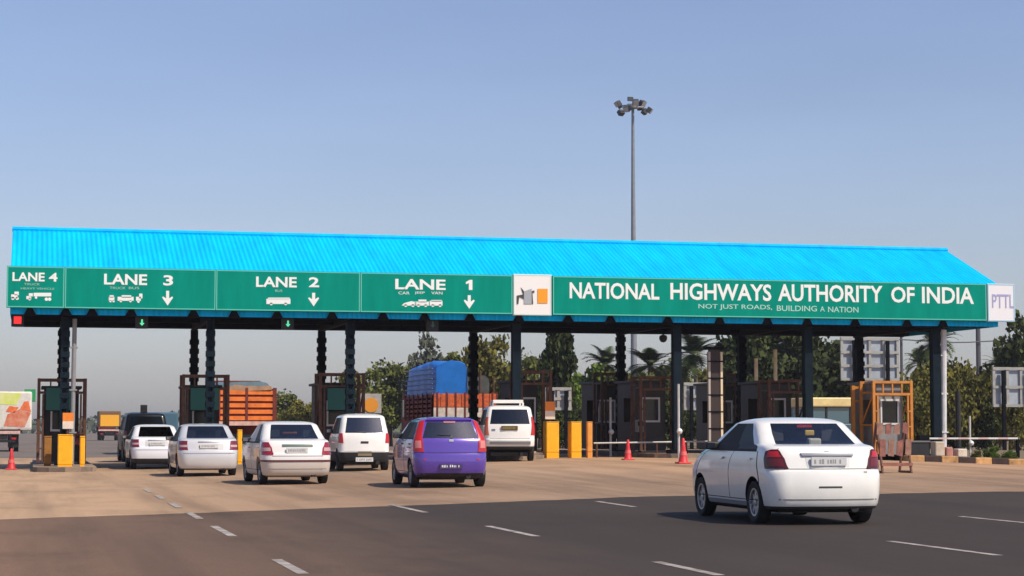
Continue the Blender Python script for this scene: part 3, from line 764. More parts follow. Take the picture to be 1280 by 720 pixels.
# tall dark pillar with pale edges, by the sixth island
Y = 67.9; p = on_y(894, 437, Y); g = gz(p.x, Y)
r = empty('equipment_pillar', (p.x, Y, g), 0, 'tall dark steel pillar with pale yellow edges left of the nearest white car roof', 'pillar')
mb = MB(); mb.box(p.x - 0.17, p.x + 0.17, Y, Y + 0.3, g, p.z); mb.build('core', mat('pillar_dark', (0.03, 0.018, 0.014), 0.6), r)
for sx, m in ((-1, mat('pale_edge', (0.40, 0.36, 0.32), 0.6)), (1, mat('yellow_edge', (0.70, 0.58, 0.38), 0.6))):
    mb = MB(); mb.box(p.x + sx * 0.23 - 0.04, p.x + sx * 0.23 + 0.04, Y - 0.03, Y + 0.12, g + 0.05, p.z - 0.08)
    mb.build('edge_post', m, r)
mb = MB(); mb.box(p.x - 0.33, p.x + 0.33, Y - 0.06, Y + 0.34, p.z, p.z + 0.1)
for k in range(6): mb.box(p.x - 0.3, p.x + 0.3, Y - 0.035, Y - 0.031, g + 0.4 + k * 0.6, g + 0.45 + k * 0.6)
mb.build('cap', steel_dark, r)

# backs of road signs beyond the toll, pale sheets in steel frames
GS = 'backs of road signs beyond the toll plaza'
def sign_back(pl, pr, pt, pb, Y, nx, nz_, label, m=None):
    a, b = on_y(pl, pb, Y), on_y(pr, pt, Y); g = gz((a.x + b.x) / 2, Y)
    r = empty('road_sign', ((a.x + b.x) / 2, Y, g), 0, label, 'road sign', GS)
    mb = MB(); mb.box(a.x, b.x, Y, Y + 0.03, a.z, b.z); mb.build('panel', m or mat('sheet_grey', (0.34, 0.38, 0.42), 0.5, var=0.2, vscale=1.5), r)
    mb = MB(); t = 0.07
    for k in range(nx + 1):
        x = a.x + (b.x - a.x) * k / nx; mb.box(x - t, x + t, Y - 0.10, Y - 0.002, a.z - t, b.z + t)
    mb.build('frame', mat('frame_pale', (0.33, 0.32, 0.29), 0.5, var=0.2), r)
    mb = MB()
    for k in range(nz_ + 1):
        z = a.z + (b.z - a.z) * k / nz_; mb.box(a.x - t, b.x + t, Y - 0.13, Y - 0.101, z - t, z + t)
    mb.build('rail', mat('frame_pale', (0.6, 0.6, 0.58), 0.5), r)
    for x in ((a.x * 0.8 + b.x * 0.2), (a.x * 0.2 + b.x * 0.8)):
        mb = MB(); mb.box(x - 0.08, x + 0.08, Y - 0.30, Y - 0.14, g, b.z - 0.1); mb.build('post', steel_dark, r)
sign_back(683, 712, 486, 511, 97, 2, 2, 'small pale sign back just above the yellow blocks')
sign_back(856, 889, 480, 511, 97, 2, 2, 'small pale sign back left of the tall dark pillar')
sign_back(1052, 1121, 424, 474, 98, 4, 3, 'large grey sign back in a pale frame behind the orange guard frame')
sign_back(1242, 1292, 461, 507, 92, 3, 2, 'wide pale sign back in front of bushes at the right edge')

# right edge: kerb, blocks, boom, shaded barrier box, poles
kx0, kx1 = xat(1128, 61), 46
mb = MB(); x = kx0; k = 0
while x < kx1:
    g = gz(x + 0.5, 61)
    mb.box(x, x + 0.595, 60.6, 61.0, g - 0.05, g + 0.20 + 0.03 * ((k * 7) % 3) / 3, k % 2); x += 0.6; k += 1
tag(mb.build('kerb', [mat('kerb_yellow', (0.42, 0.24, 0.10), 0.9, var=0.6, vscale=2.2, world=True), mat('kerb_black', (0.04, 0.022, 0.018), 0.9, var=0.5, world=True)], bevel=0.03), kind='structure')
mb = MB()
for i in range(14):
    for j in range(8):
        xx = [kx0 + (kx1 - kx0) * (i + a) / 14 for a in (0, 1)]; yy = [61.0 + 30 * (j + a) / 8 for a in (0, 1)]
        mb.quad(*[(a, b, gz(a, b) + 0.2) for a, b in ((xx[0], yy[0]), (xx[1], yy[0]), (xx[1], yy[1]), (xx[0], yy[1]))])
tag(mb.build('planting_bed_ground', dirt), kind='structure')
for px, w, pt, pb, m, lab in ((1172, 13, 559, 580, mat('block_pale', (0.52, 0.42, 0.32), 0.85, var=0.2, bump=0.2), 'pale upright concrete block at the foot of the rightmost column'),
                           (1184.5, 9, 566, 581, mat('block_red', (0.45, 0.20, 0.16), 0.85, var=0.2, bump=0.2), 'small reddish concrete block between two pale ones'),
                           (1200, 13, 568, 580, mat('block_white', (0.62, 0.52, 0.42), 0.85, var=0.2, bump=0.2), 'low white concrete block behind the striped kerb')):
    Y = 62.2; p = on_y(px, pt, Y); hw = w / 2 / F * Y / 0.93; g = gz(p.x, Y)
    mb = MB(); mb.box(-hw, hw, -0.2, 0.2, 0, p.z - g)
    o = mb.build('concrete_block', m, bevel=0.04); o.location = (p.x, Y, g + 0.19); o.rotation_euler.z = R(-8 + px % 7 * 3)
    tag(o, lab, 'concrete block', 'loose concrete blocks by the kerb')
Y = 66; pa, pb_ = on_y(1160, 548, Y), on_y(1272, 550, Y); g = gz(pa.x, Y)
r = empty('boom_barrier', (pa.x, Y, g), 0, 'lowered red and white boom barrier at the right edge', 'boom barrier')
mb = MB(); n = 9
for k in range(n):
    mb.box(pa.x + (pb_.x - pa.x) * k / n, pa.x + (pb_.x - pa.x) * (k + 1) / n - 0.002, Y - 0.03, Y + 0.03, pa.z - 0.03, pa.z + 0.03, k % 2)
mb.build('boom', [mat('boom_white', (0.7, 0.66, 0.64), 0.5), mat('boom_red', (0.62, 0.42, 0.38), 0.5)], r)
mb = MB(); mb.box(pa.x - 0.4, pa.x, Y - 0.15, Y + 0.15, g, pa.z + 0.12); mb.build('cabinet', steel_dark, r, bevel=0.02)
mb = MB(); mb.box(pb_.x - 0.05, pb_.x + 0.05, Y - 0.05, Y + 0.05, g, pa.z - 0.031); mb.build('rest_post', steel_dark, r)
Y = 64; a, b = on_y(1136, 551, Y), on_y(1162, 578, Y); g = gz(a.x, Y)
r = empty('shaded_barrier_box', ((a.x + b.x) / 2, Y, g), 0, 'low black box for a shaded concrete barrier, right of the striped barricade', 'cabinet')
mb = MB(); mb.box(a.x, b.x, Y, Y + 0.6, g, a.z - 0.05); mb.build('body', black_plastic, r, bevel=0.015)  # black box stands in for a concrete barrier dark with shade
mb = MB(); mb.box(a.x - 0.03, b.x + 0.03, Y - 0.03, Y + 0.63, a.z - 0.05, a.z); mb.build('lid', mat('cab_lid', (0.16, 0.15, 0.14), 0.6), r)
mb = MB(); mb.box((a.x + b.x) / 2 - 0.008, (a.x + b.x) / 2 + 0.008, Y - 0.006, Y - 0.002, g + 0.1, a.z - 0.1); mb.build('door_gap', seam, r)
Y = 72; p = on_y(1197, 489, Y); g = gz(p.x, Y)
r = empty('black_post', (p.x, Y, g), 0, 'plain black post in front of olive bushes, right of the end column', 'post')
mb = MB(); mb.tube((p.x, Y, g), (p.x, Y, p.z), 0.11, 0.10, 10); mb.build('shaft', black_plastic, r, smooth=True)
mb = MB(); mb.box(p.x - 0.2, p.x + 0.2, Y - 0.2, Y + 0.2, g, g + 0.25); mb.build('foot', black_plastic, r)

# orange arm and pale posts in front of the right hand booths
Y = 67.6; p = on_y(1066, 482, Y); g = gz(p.x, Y)
r = empty('orange_post', (p.x, Y, g), 0, 'orange steel post with a short arm left of the orange guard frame', 'post')
mb = MB(); mb.box(p.x - 0.06, p.x + 0.06, Y - 0.06, Y + 0.06, g, p.z); mb.build('shaft', orange_steel, r)
mb = MB(); mb.box(p.x + 0.061, p.x + 0.5, Y - 0.04, Y + 0.04, p.z - 0.12, p.z - 0.03); mb.build('arm', orange_steel, r)
mb = MB(); mb.box(p.x + 0.061, p.x + 0.3, Y - 0.03, Y + 0.03, p.z - 0.6, p.z - 0.53); mb.build('arm', orange_steel, r)
for px, pt, pb, Y, lab in ((763, 497, 546, 70.5, 'thin pale post with a white ball, left of the grey toll booth'), (848, 480, 545, 66.9, 'thin pale post in front of the column above the larger cone'),
                           (1212, 520, 560, 71, 'short pale post among the olive bushes')):
    p = on_y(px, pt, Y); g = gz(p.x, Y); r = empty('pale_post', (p.x, Y, g), 0, lab, 'post', 'thin pale posts by the booths')
    mb = MB(); mb.tube((p.x, Y, g), (p.x, Y, p.z), 0.045, n=8); mb.build('shaft', mat('pale_metal', (0.5, 0.5, 0.48), 0.5, var=0.2), r, smooth=True)
    z = on_y(px, pb - 6, Y).z; mb = MB(); mb.lathe([(0.01, -0.11), (0.08, -0.07), (0.11, 0), (0.08, 0.07), (0.01, 0.11)], n=12, c=(p.x, Y - 0.1, z)); mb.build('ball', mat('ball_white', (0.7, 0.7, 0.68), 0.5), r, smooth=True)
# thin barrier pipe closing the lanes behind the cones
Y = 68.6; pa_, pb2 = on_y(742, 554, Y), on_y(935, 551, Y)
r = empty('lane_barrier', (pa_.x, Y, gz(pa_.x, Y)), 0, 'thin grey pipe barrier closing the lanes behind the two right cones', 'barrier')
mb = MB(); mb.tube(pa_, pb2, 0.03, n=8); mb.build('pipe', mat('pale_metal', (0.5, 0.5, 0.48), 0.5), r)
for k in range(6):
    q = pa_.lerp(pb2, (k + 0.1) / 5.2); mb = MB(); mb.tube((q.x, Y, gz(q.x, Y)), (q.x, Y, q.z - 0.03), 0.035, n=8); mb.build('post', steel_brown, r)
# control boxes beside the booths
GC = 'small control boxes on the islands'
for i, (dx, dy, h, m, lab) in enumerate(((0.55, -2.6, 1.15, 'dull_red', 'small dull red control box left of the leftmost booth frame'), (-0.6, -2.4, 1.1, 'dull_grey', 'small grey control box by the booth left of the orange lattice truck'),
        (0.6, -2.5, 1.2, 'dull_grey', 'small grey control box by the booth between LANE 2 and LANE 1'), (0.5, -1.6, 1.2, 'dull_red', 'small dull red control box behind the yellow blocks'),
        (-0.65, -2.0, 1.25, 'dull_grey', 'small grey control box left of the grey booth between the cones'), (0.6, -1.8, 1.2, 'dull_red', 'small dull red control box behind the nearest car'))):
    x, y = COLX[i] + dx, 71.0 + dy * 0.6; g = gz(x, y) + 0.1
    r = empty('control_box', (x, y, g), 0, lab, 'control box', GC)
    mm = mat(m, (0.20, 0.035, 0.025) if m == 'dull_red' else (0.22, 0.22, 0.21), 0.6, var=0.3)
    mb = MB(); mb.box(x - 0.16, x + 0.16, y, y + 0.2, g + h - 0.45, g + h); mb.build('case', mm, r, bevel=0.015)
    mb = MB(); mb.box(x - 0.10, x + 0.10, y - 0.006, y - 0.002, g + h - 0.22, g + h - 0.08); mb.build('screen', dark_glass, r)
    mb = MB(); mb.tube((x, y + 0.1, g - 0.1), (x, y + 0.1, g + h - 0.45), 0.05, n=8); mb.build('stand', steel_dark, r)

# utility poles with cable behind
poles = []
for px, pt, w, lab in ((1126, 408, 0.10, 'thin grey utility pole beyond the large grey sign back'), (1222, 405, 0.17, 'thick grey utility pole beyond the bushes, near the right end of the canopy')):
    Y = 135; p = on_y(px, pt - 25, Y); r = empty('utility_pole', (p.x, Y, 0), 0, lab, 'utility pole', 'utility poles beyond the toll')
    mb = MB(); mb.tube((p.x, Y, -0.1), (p.x, Y, p.z), w * 1.25, w, 8); mb.build('shaft', mat('pole_grey', (0.09, 0.09, 0.10), 0.8), r, smooth=True)
    mb = MB(); mb.box(p.x - 0.9, p.x + 0.9, Y - 0.3, Y - 0.22, p.z - 0.6, p.z - 0.48)
    for s in (-0.8, 0, 0.8): mb.tube((p.x + s, Y - 0.26, p.z - 0.48), (p.x + s, Y - 0.26, p.z - 0.2), 0.05)
    mb.build('cross_arm', mat('pole_grey', (0.2, 0.2, 0.2), 0.7), r)
    poles.append(p)
mb = MB(); za = on_y(1126, 426, 135).z
x0, x1 = poles[0].x - 1.0, poles[1].x + 30
q = 24
for k in range(q):
    xa, xb = x0 + (x1 - x0) * k / q, x0 + (x1 - x0) * (k + 1) / q
    mb.tube((xa, 134.7, za + 0.1 * math.cos(k)), (xb, 134.7, za + 0.1 * math.cos(k + 1)), 0.045, n=5)
tag(mb.build('overhead_cable', mat('pole_grey', (0.2, 0.2, 0.2), 0.7), origin=(x0, 134.7, za)), 'grey overhead cable between the utility poles behind the canopy end', 'cable')

# high mast
Y = 150; p = on_y(791, 133, Y); mz = p.z
r = empty('high_mast_light', (p.x, Y, 0), 0, 'tall grey floodlight mast rising far above the blue roof', 'light mast')
mast_m = mat('galvanised', (0.24, 0.25, 0.27), 0.45, metal=0.3, var=0.15)
mb = MB(); mb.tube((p.x, Y, -0.2), (p.x, Y, mz), 0.30, 0.11, 12); mb.build('mast', mast_m, r, smooth=True)
mb = MB(); mb.lathe([(0.1, -0.2), (0.45, -0.15), (0.45, 0.05), (0.1, 0.1)], n=14, c=(p.x, Y, mz)); mb.lathe([(0.90, -0.05), (0.94, -0.05), (0.94, 0.02), (0.90, 0.02), (0.90, -0.05)], n=20, c=(p.x, Y, mz))
for k in range(6):
    t = k * math.pi / 3; mb.tube((p.x, Y, mz - 0.03), (p.x + 0.92 * math.cos(t), Y + 0.92 * math.sin(t), mz - 0.03), 0.035, n=5)
mb.build('lantern_ring', mast_m, r)
mb = MB(); mb.tube((p.x, Y, mz), (p.x, Y, mz + 0.75), 0.05, 0.03); mb.box(p.x - 0.42, p.x + 0.02, Y - 0.1, Y + 0.1, mz + 0.42, mz + 0.74); mb.build('top_lamp', mat('lamp_dark', (0.05, 0.055, 0.06), 0.5), r)
rng = random.Random(4)
lamp_dark = mat('lamp_dark', (0.05, 0.055, 0.06), 0.5); lamp_face = mat('lamp_face', (0.5, 0.5, 0.5), 0.2)
for k in range(10):
    t = 2 * math.pi * (k + 0.3) / 10; rad = 1.05 + 0.25 * (k % 2)
    M = Matrix.Translation((p.x + rad * math.cos(t), Y + rad * math.sin(t), mz + (0.12 if k % 3 else -0.35))) @ Matrix.Rotation(t, 4, 'Z') @ Matrix.Rotation(R(35), 4, 'Y')
    mb = MB(); mb.box(-0.18, 0.2, -0.24, 0.24, -0.2, 0.22, 0, M)
    f = mb.build('floodlight', lamp_dark, r, bevel=0.03)
    mb = MB(); mb.box(0.201, 0.215, -0.21, 0.21, -0.17, 0.19, 0, M); mb.build('lens', lamp_face, f)

# ------------------------------------------------------------------ vehicles
NR, NC, NF = 8, 6, 6
class Body:
    """car body as stacked rounded outlines; rear bumper at y=0, heading +y"""
    def __init__(s, levels, fr, bow=0.11, L=4.2):
        s.lv = []
        for a, b in zip(levels[:-1], levels[1:]):
            for k in range(2):
                t = k / 2; s.lv.append(tuple(p + (q - p) * t for p, q in zip(a, b)))
        s.lv.append(levels[-1]); s.fr = fr; s.bow = bow; s.L = L
        s.NU = NR + NC + len(fr) - 1 + NC + NF
    def idx_side(s, k): return NR + NC + k
    def pt(s, lv, u):
        z, yr, yf, w, rr = lv
        rr = min(rr, w * 0.9); rf = min(rr * 1.6, w * 0.75)
        sgn = 1 if u >= 0 else -1; u = abs(u); ns = len(s.fr) - 1
        b = s.bow
        if u <= NR:
            x = (w - rr) * u / NR; y = yr + b * (x / w) ** 2
        elif u <= NR + NC:
            t = (u - NR) / NC * math.pi / 2; x0 = w - rr
            yb = yr + b * (x0 / w) ** 2
            x = x0 + rr * math.sin(t); y = yb + rr * (1 - math.cos(t))
        elif u <= NR + NC + ns:
            k = u - NR - NC; i = min(int(k), ns - 1); f = s.fr[i] + (s.fr[i + 1] - s.fr[i]) * (k - i)
            ya = yr + b * ((w - rr) / w) ** 2 + rr; yb = yf - rf - 0.05
            y = ya + (yb - ya) * f; x = w
        elif u <= NR + 2 * NC + ns:
            t = (u - NR - NC - ns) / NC * math.pi / 2
            x = w - rf + rf * math.cos(t); y = yf - rf - 0.05 + rf * math.sin(t)
        else:
            k = (u - NR - 2 * NC - ns) / NF; x = (w - rf) * (1 - k); y = yf - 0.05 + 0.05 * (1 - (x / max(w - rf, 1e-3)) ** 2)
        # plan taper to front and rear
        q = (y - s.L * 0.5) / (s.L * 0.5)
        x *= 1 - 0.045 * q * q
        return Vector((sgn * x, y, z))
    def level(s, z):
        for a, b in zip(s.lv[:-1], s.lv[1:]):
            if z <= b[0]:
                t = max(0, (z - a[0]) / max(1e-6, b[0] - a[0])); return tuple(p + (q - p) * t for p, q in zip(a, b))
        return s.lv[-1]
    def surf(s, u, z): return s.pt(s.level(z), u)
    def normal(s, u, z):
        e = 0.012
        a = s.surf(u + 0.05, z) - s.surf(u - 0.05, z); b = s.surf(u, z + e) - s.surf(u, z - e)
        n = a.cross(b).normalized()
        p = s.surf(u, z); out = Vector((p.x, p.y - s.L / 2, 0))
        return n if n.dot(out) > 0 else -n
    def u_x(s, x, z):
        """u on the rear face for a given x"""
        lv = s.level(z); a = 0.0; b = NR + NC
        for _ in range(30):
            m = (a + b) / 2
            if s.pt(lv, m).x < x: a = m
            else: b = m
        return a

def patch(bd, mb, corners, off=0.006, nu=8, nv=5, m=0, skirt=0.02, bulge=0.0):
    """corners: list of (z, u_left, u_right) rows from bottom to top"""
    rows = []
    nz_ = len(corners)
    zs = []
    for i in range(nz_ - 1):
        for k in range(nv): zs.append((i, k / nv))
    zs.append((nz_ - 2, 1.0))
    k0 = len(mb.v); nrow = len(zs)
    for (i, t) in zs:
        (za, la, ra), (zb, lb, rb) = corners[i], corners[i + 1]
        z, l, r = za + (zb - za) * t, la + (lb - la) * t, ra + (rb - ra) * t
        for j in range(nu + 1):
            u = l + (r - l) * j / nu
            bu = bulge * (1 - (2 * j / nu - 1) ** 2)
            mb.v.append(bd.surf(u, z) + bd.normal(u, z) * (off + bu))
    W_ = nu + 1
    for a in range(nrow - 1):
        for j in range(nu):
            mb.f.append((k0 + a * W_ + j, k0 + a * W_ + j + 1, k0 + (a + 1) * W_ + j + 1, k0 + (a + 1) * W_ + j)); mb.m.append(m)
    ring = [(0, j) for j in range(nu)] + [(a, nu) for a in range(nrow - 1)] + [(nrow - 1, j) for j in range(nu, 0, -1)] + [(a, 0) for a in range(nrow - 1, 0, -1)]
    n0 = len(mb.v)
    for (a, j) in ring:
        (i, t) = zs[a]; (za, la, ra), (zb, lb, rb) = corners[i], corners[i + 1]
        z, l, r = za + (zb - za) * t, la + (lb - la) * t, ra + (rb - ra) * t
        u = l + (r - l) * j / nu
        mb.v.append(bd.surf(u, z) - bd.normal(u, z) * skirt)
    for q in range(len(ring)):
        a, b = ring[q], ring[(q + 1) % len(ring)]
        mb.f.append((k0 + a[0] * W_ + a[1], n0 + q, n0 + (q + 1) % len(ring), k0 + b[0] * W_ + b[1])); mb.m.append(m)

WH = {}
def wheel_parts(rad, wid, rim_mat, spokes):
    key = (rad, wid, rim_mat.name, spokes)
    if key in WH: return WH[key]
    mb = MB(); h = wid / 2; r0 = rad * 0.66
    mb.lathe([(r0, -h * 0.8), (rad * 0.9, -h), (rad * 0.97, -h * 0.85), (rad, -h * 0.5), (rad, h * 0.5), (rad * 0.97, h * 0.85), (rad * 0.9, h), (r0, h * 0.8), (r0 * 0.98, 0), (r0, -h * 0.8)], 'x', 28)
    ty = mb.build('wheel', rubber, None, smooth=True, angle=40)
    mb = MB(); f = h * 0.55
    mb.lathe([(0.0, -h * 0.4), (r0 * 0.97, -h * 0.4)], 'x', 28, 1)
    mb.lathe([(r0 * 1.0, h * 0.82), (r0 * 0.88, h * 0.8), (r0 * 0.86, f * 0.6)], 'x', 28, 0)
    mb.lathe([(0.0, f + 0.02), (r0 * 0.26, f + 0.015), (r0 * 0.30, f * 0.6)], 'x', 16, 0)
    for k in range(spokes):
        M = Matrix.Rotation(2 * math.pi * k / spokes, 4, 'X')
        w = r0 * (0.17 if spokes < 9 else 0.12)
        mb.box(f * 0.4, f, -w, w, r0 * 0.2, r0 * 0.9, 0, M)
    rm = mb.build('rim', [rim_mat, black_plastic], ty, local=True, smooth=True)
    WH[key] = (ty, rm, [True])
    return WH[key]

def add_wheel(root, x, y, rad, wid, rim_mat, spokes):
    ty, rm, fresh = wheel_parts(rad, wid, rim_mat, spokes)
    if fresh[0]:
        fresh[0] = False; o = ty
    else: o = copy_tree(ty)
    o.parent = root; o.location = (x, y, rad)
    o.rotation_euler = (0.4 * y + x, 0, 0 if x > 0 else math.pi)
    return o

def car(name, label, cat, levels, L, paint, loc, head, rear_axle=0.75, wb=2.5, track=0.72, wr=0.30, gz_=(1.06, 1.36), fr=None, fwin=(0.08, 0.40, 0.46, 0.86),
        rear_u=0.93, rim=alloy, spokes=8, gl=car_glass, lower=None, detail=None, arch=0.35, side_z=None, seats=True):
    """loc is the ground point under the rear axle"""
    fr = sorted(set([i / 12 for i in range(13)] + list(fwin)))
    fr = [f for i, f in enumerate(fr) if f in fwin or min(abs(f - w) for w in fwin) > 0.025]
    bd = Body(levels, fr, L=L)
    root = empty(name, loc, -head, label, cat)
    # shift so the rear axle sits at the local origin
    off = Vector((0, -rear_axle, 0)); NU = bd.NU
    us = list(range(0, NU + 1)) + [-u for u in range(NU - 1, 0, -1)]
    n = len(us); mb = MB()
    for lv in bd.lv:
        for u in us: mb.v.append(bd.pt(lv, u) + off)
    sz = side_z or gz_
    i0, i1, i2, i3 = (bd.idx_side(fr.index(f)) for f in fwin)
    for a in range(len(bd.lv) - 1):
        zm = (bd.lv[a][0] + bd.lv[a + 1][0]) / 2
        for j in range(n):
            k = (j + 1) % n; m = 0
            um = (abs(us[j]) + abs(us[k])) / 2 if us[k] != 0 or j == 0 else 0.5
            if gz_[0] < zm < gz_[1]:
                if um < NR * rear_u: m = 1
                elif um > NU - NF - 1.0: m = 3
            if sz[0] < zm < sz[1]:
                if i0 < um < i1: m = 2
                elif i2 < um < i3: m = 7
                elif i1 < um < i2: m = 5
            if lower and zm < lower[0]: m = 6
            mb.f.append((a * n + j, a * n + k, (a + 1) * n + k, (a + 1) * n + j)); mb.m.append(m)
    # top and bottom caps
    t = (len(bd.lv) - 1) * n
    for j in range(1, NU):
        pass
    mb.f.append(tuple(t + j for j in range(n))); mb.m.append(0)
    mb.f.append(tuple(j for j in reversed(range(n)))); mb.m.append(4)
    tmp = mb.build('tmp', [paint, gl, gl, gl, black_plastic, seam, (lower[1] if lower else black_plastic), gl], None)
    # wheel arches
    cut = MB(); W_ = max(l[3] for l in levels)
    for y in (0, wb):
        for sx in (-1, 1):
            cut.lathe([(0.001, sx * (W_ - 0.30)), (arch, sx * (W_ - 0.30)), (arch, sx * (W_ + 0.2)), (0.001, sx * (W_ + 0.2))], 'x', 28, 0, (0, y, wr + 0.01))
    co = cut.build('cut', black_plastic)
    bmx = bmesh.new(); bmx.from_mesh(co.data); bmesh.ops.remove_doubles(bmx, verts=bmx.verts, dist=0.003); bmesh.ops.recalc_face_normals(bmx, faces=bmx.faces); bmx.to_mesh(co.data); bmx.free()
    bmx = bmesh.new(); bmx.from_mesh(tmp.data); bmesh.ops.recalc_face_normals(bmx, faces=bmx.faces); bmx.to_mesh(tmp.data); bmx.free()
    md = tmp.modifiers.new('b', 'BOOLEAN'); md.object = co; md.operation = 'DIFFERENCE'; md.solver = 'EXACT'; md.material_mode = 'TRANSFER'
    bpy.context.view_layer.update()
    me = bpy.data.meshes.new_from_object(tmp.evaluated_get(bpy.context.evaluated_depsgraph_get()))
    bpy.data.objects.remove(tmp); bpy.data.objects.remove(co)
    for p_ in me.polygons:
        if p_.material_index in (1, 2, 3, 7) and p_.center.z < sz[0] - 0.06: p_.material_index = 4
        if p_.material_index == 5 and p_.center.z < sz[0] - 0.06: p_.material_index = 4
    # split off the glass
    def take(idx, nm, cond=None, parent=root):
        b = bmesh.new(); b.from_mesh(me)
        dl = [f for f in b.faces if not (f.material_index in idx and (cond is None or cond(f.calc_center_median())))]
        bmesh.ops.delete(b, geom=dl, context='FACES')
        if not b.faces: b.free(); return None
        m2 = bpy.data.meshes.new(nm); b.to_mesh(m2); b.free()
        for q in me.materials: m2.materials.append(q)
        m2.polygons.foreach_set('use_smooth', [True] * len(m2.polygons)); m2.update(); m2.set_sharp_from_angle(angle=R(38))
        o = bpy.data.objects.new(nm, m2); C.objects.link(o); o.parent = parent
        return o
    nmat = len(me.materials)
    take({0, 4, 5, 6} | set(range(8, nmat)), 'body')
    take({1}, 'rear_window'); take({3}, 'windscreen')
    for sx in (-1, 1):
        take({2}, 'side_window', lambda c: c.x * sx > 0); take({7}, 'side_window', lambda c: c.x * sx > 0)
    # wheels
    for sx in (-1, 1):
        for y in (0, wb): add_wheel(root, sx * track, y, wr, 0.185, rim, spokes)
    # interior
    wI = W_ - 0.13; zb = gz_[0] - 0.06
    lvb = bd.level(gz_[0] + 0.02)
    mb = MB(); mb.box(-wI + 0.1, wI - 0.1, lvb[1] + 0.1 - rear_axle, lvb[2] - 0.3 - rear_axle, zb - 0.35, zb - 0.33)
    mb.box(-wI + 0.1, wI - 0.1, lvb[1] + 0.06 - rear_axle, lvb[1] + 0.45 - rear_axle, zb - 0.05, zb - 0.03)
    mb.box(-wI + 0.1, wI - 0.1, lvb[2] - 0.75 - rear_axle, lvb[2] - 0.25 - rear_axle, zb - 0.1, zb + 0.0)
    mb.build('cabin', seat_cloth, root, local=True)
    if seats:
        for (x, y) in ((-0.36, wb * 0.56), (0.36, wb * 0.56), (-0.4, 0.25), (0.4, 0.25)):
            mb = MB(); mb.box(x - 0.22, x + 0.22, y, y + 0.14, zb - 0.33, zb + 0.06); mb.box(x - 0.12, x + 0.12, y + 0.02, y + 0.11, zb + 0.10, zb + 0.27); mb.box(x - 0.05, x + 0.05, y + 0.05, y + 0.07, zb + 0.05, zb + 0.12)
            mb.build('seat', seat_cloth, root, local=True, bevel=0.03)
    # underside
    mb = MB(); mb.box(-track + 0.12, track - 0.12, 0.1 - rear_axle + 0.3, wb + 0.4, 0.17, 0.3); mb.tube((-track, 0, wr), (track, 0, wr), 0.05); mb.tube((-track, wb, wr), (track, wb, wr), 0.05)
    mb.tube((0.38, -rear_axle + 0.10, 0.24), (0.38, -rear_axle + 0.65, 0.24), 0.06, n=10)
    mb.build('chassis', black_plastic, root, local=True)
    def P(nm, rows, m, **kw):
        mb = MB(); patch(bd, mb, rows, **kw)
        for v in mb.v: v += off
        return mb.build(nm, m, root, local=True, smooth=True, angle=50)
    def PX(nm, rows, m, **kw):
        """rows given by x on the rear face"""
        return P(nm, [(z, bd.u_x(a, z) if a >= 0 else -bd.u_x(-a, z), bd.u_x(b, z) if b >= 0 else -bd.u_x(-b, z)) for z, a, b in rows], m, **kw)
    # door seams, handles, mirrors
    zlo, zhi = 0.34, sz[0] - 0.015
    for sx in (-1, 1):
        mb = MB()
        for k in (i0 - 0.2, (i1 + i2) / 2, i3 + 0.3):
            patch(bd, mb, [(zlo, sx * (k - 0.05), sx * (k + 0.05)), (zhi, sx * (k - 0.05), sx * (k + 0.05))], 0.0015, 1, 10, skirt=0.004)
        patch(bd, mb, [(zlo - 0.008, sx * (i0 - 0.2), sx * (i3 + 0.3)), (zlo + 0.004, sx * (i0 - 0.2), sx * (i3 + 0.3))], 0.0015, 12, 1, skirt=0.004)
        for v in mb.v: v += off
        mb.build('door_gap', seam, root, local=True)
        for k in ((i1 + i0) / 2 - 0.8, (i2 + i3) / 2 - 1.2):
            P('door_handle', [(zhi - 0.13, sx * (k - 0.4), sx * (k + 0.35)), (zhi - 0.10, sx * (k - 0.4), sx * (k + 0.35))], paint if paint is not black_paint else chrome, off=0.03, nu=3, nv=1, skirt=0.0)
        P('window_trim', [(sz[0] - 0.025, sx * i0, sx * i3), (sz[0] + 0.01, sx * i0, sx * i3)], seam, off=0.004, nu=14, nv=1, skirt=0.004)
        q = bd.surf(sx * (i3 - 0.3), sz[0] + 0.05) + off
        mb = MB(); mb.box(q.x - 0.03 if sx > 0 else q.x - 0.19, q.x + 0.19 if sx > 0 else q.x + 0.03, q.y - 0.03, q.y + 0.08, q.z - 0.06, q.z + 0.06)
        mi = mb.build('wing_mirror', black_plastic, root, local=True, bevel=0.03)
        mb = MB(); mb.box(q.x + 0.06 if sx > 0 else q.x - 0.17, q.x + 0.17 if sx > 0 else q.x - 0.06, q.y - 0.036, q.y - 0.031, q.z - 0.04, q.z + 0.04)
        mb.build('mirror_glass', chrome, mi, local=True)
    if detail: detail(P, PX, bd, root, off)
    return root

def plate(P_, root, bd, off, z, x, m, w=0.25, h=0.055, marks=ink, out=0.012):
    y = bd.surf(0, z).y + off.y - out
    for q in (-1, 1): y = min(y, bd.surf(0, z + q * h).y + off.y - out)
    mb = MB(); mb.box(x - w, x + w, y - 0.012, y + 0.02, z - h, z + h); o = mb.build('number_plate', m, root, local=True)
    mb = MB(); rg = random.Random(int(z * 1000) + int(w * 100))
    a = x - w * 0.84
    while a < x + w * 0.74:
        ww = w * rg.uniform(0.05, 0.12); hh = h * rg.uniform(0.38, 0.55); zz = z + h * rg.uniform(-0.08, 0.08)
        mb.box(a, a + ww, y - 0.015, y - 0.0125, zz - hh, zz + hh)
        a += ww + w * (rg.uniform(0.05, 0.09) if rg.random() > 0.25 else 0.2)
    mb.build('plate_marks', marks, o, local=True)
    return o

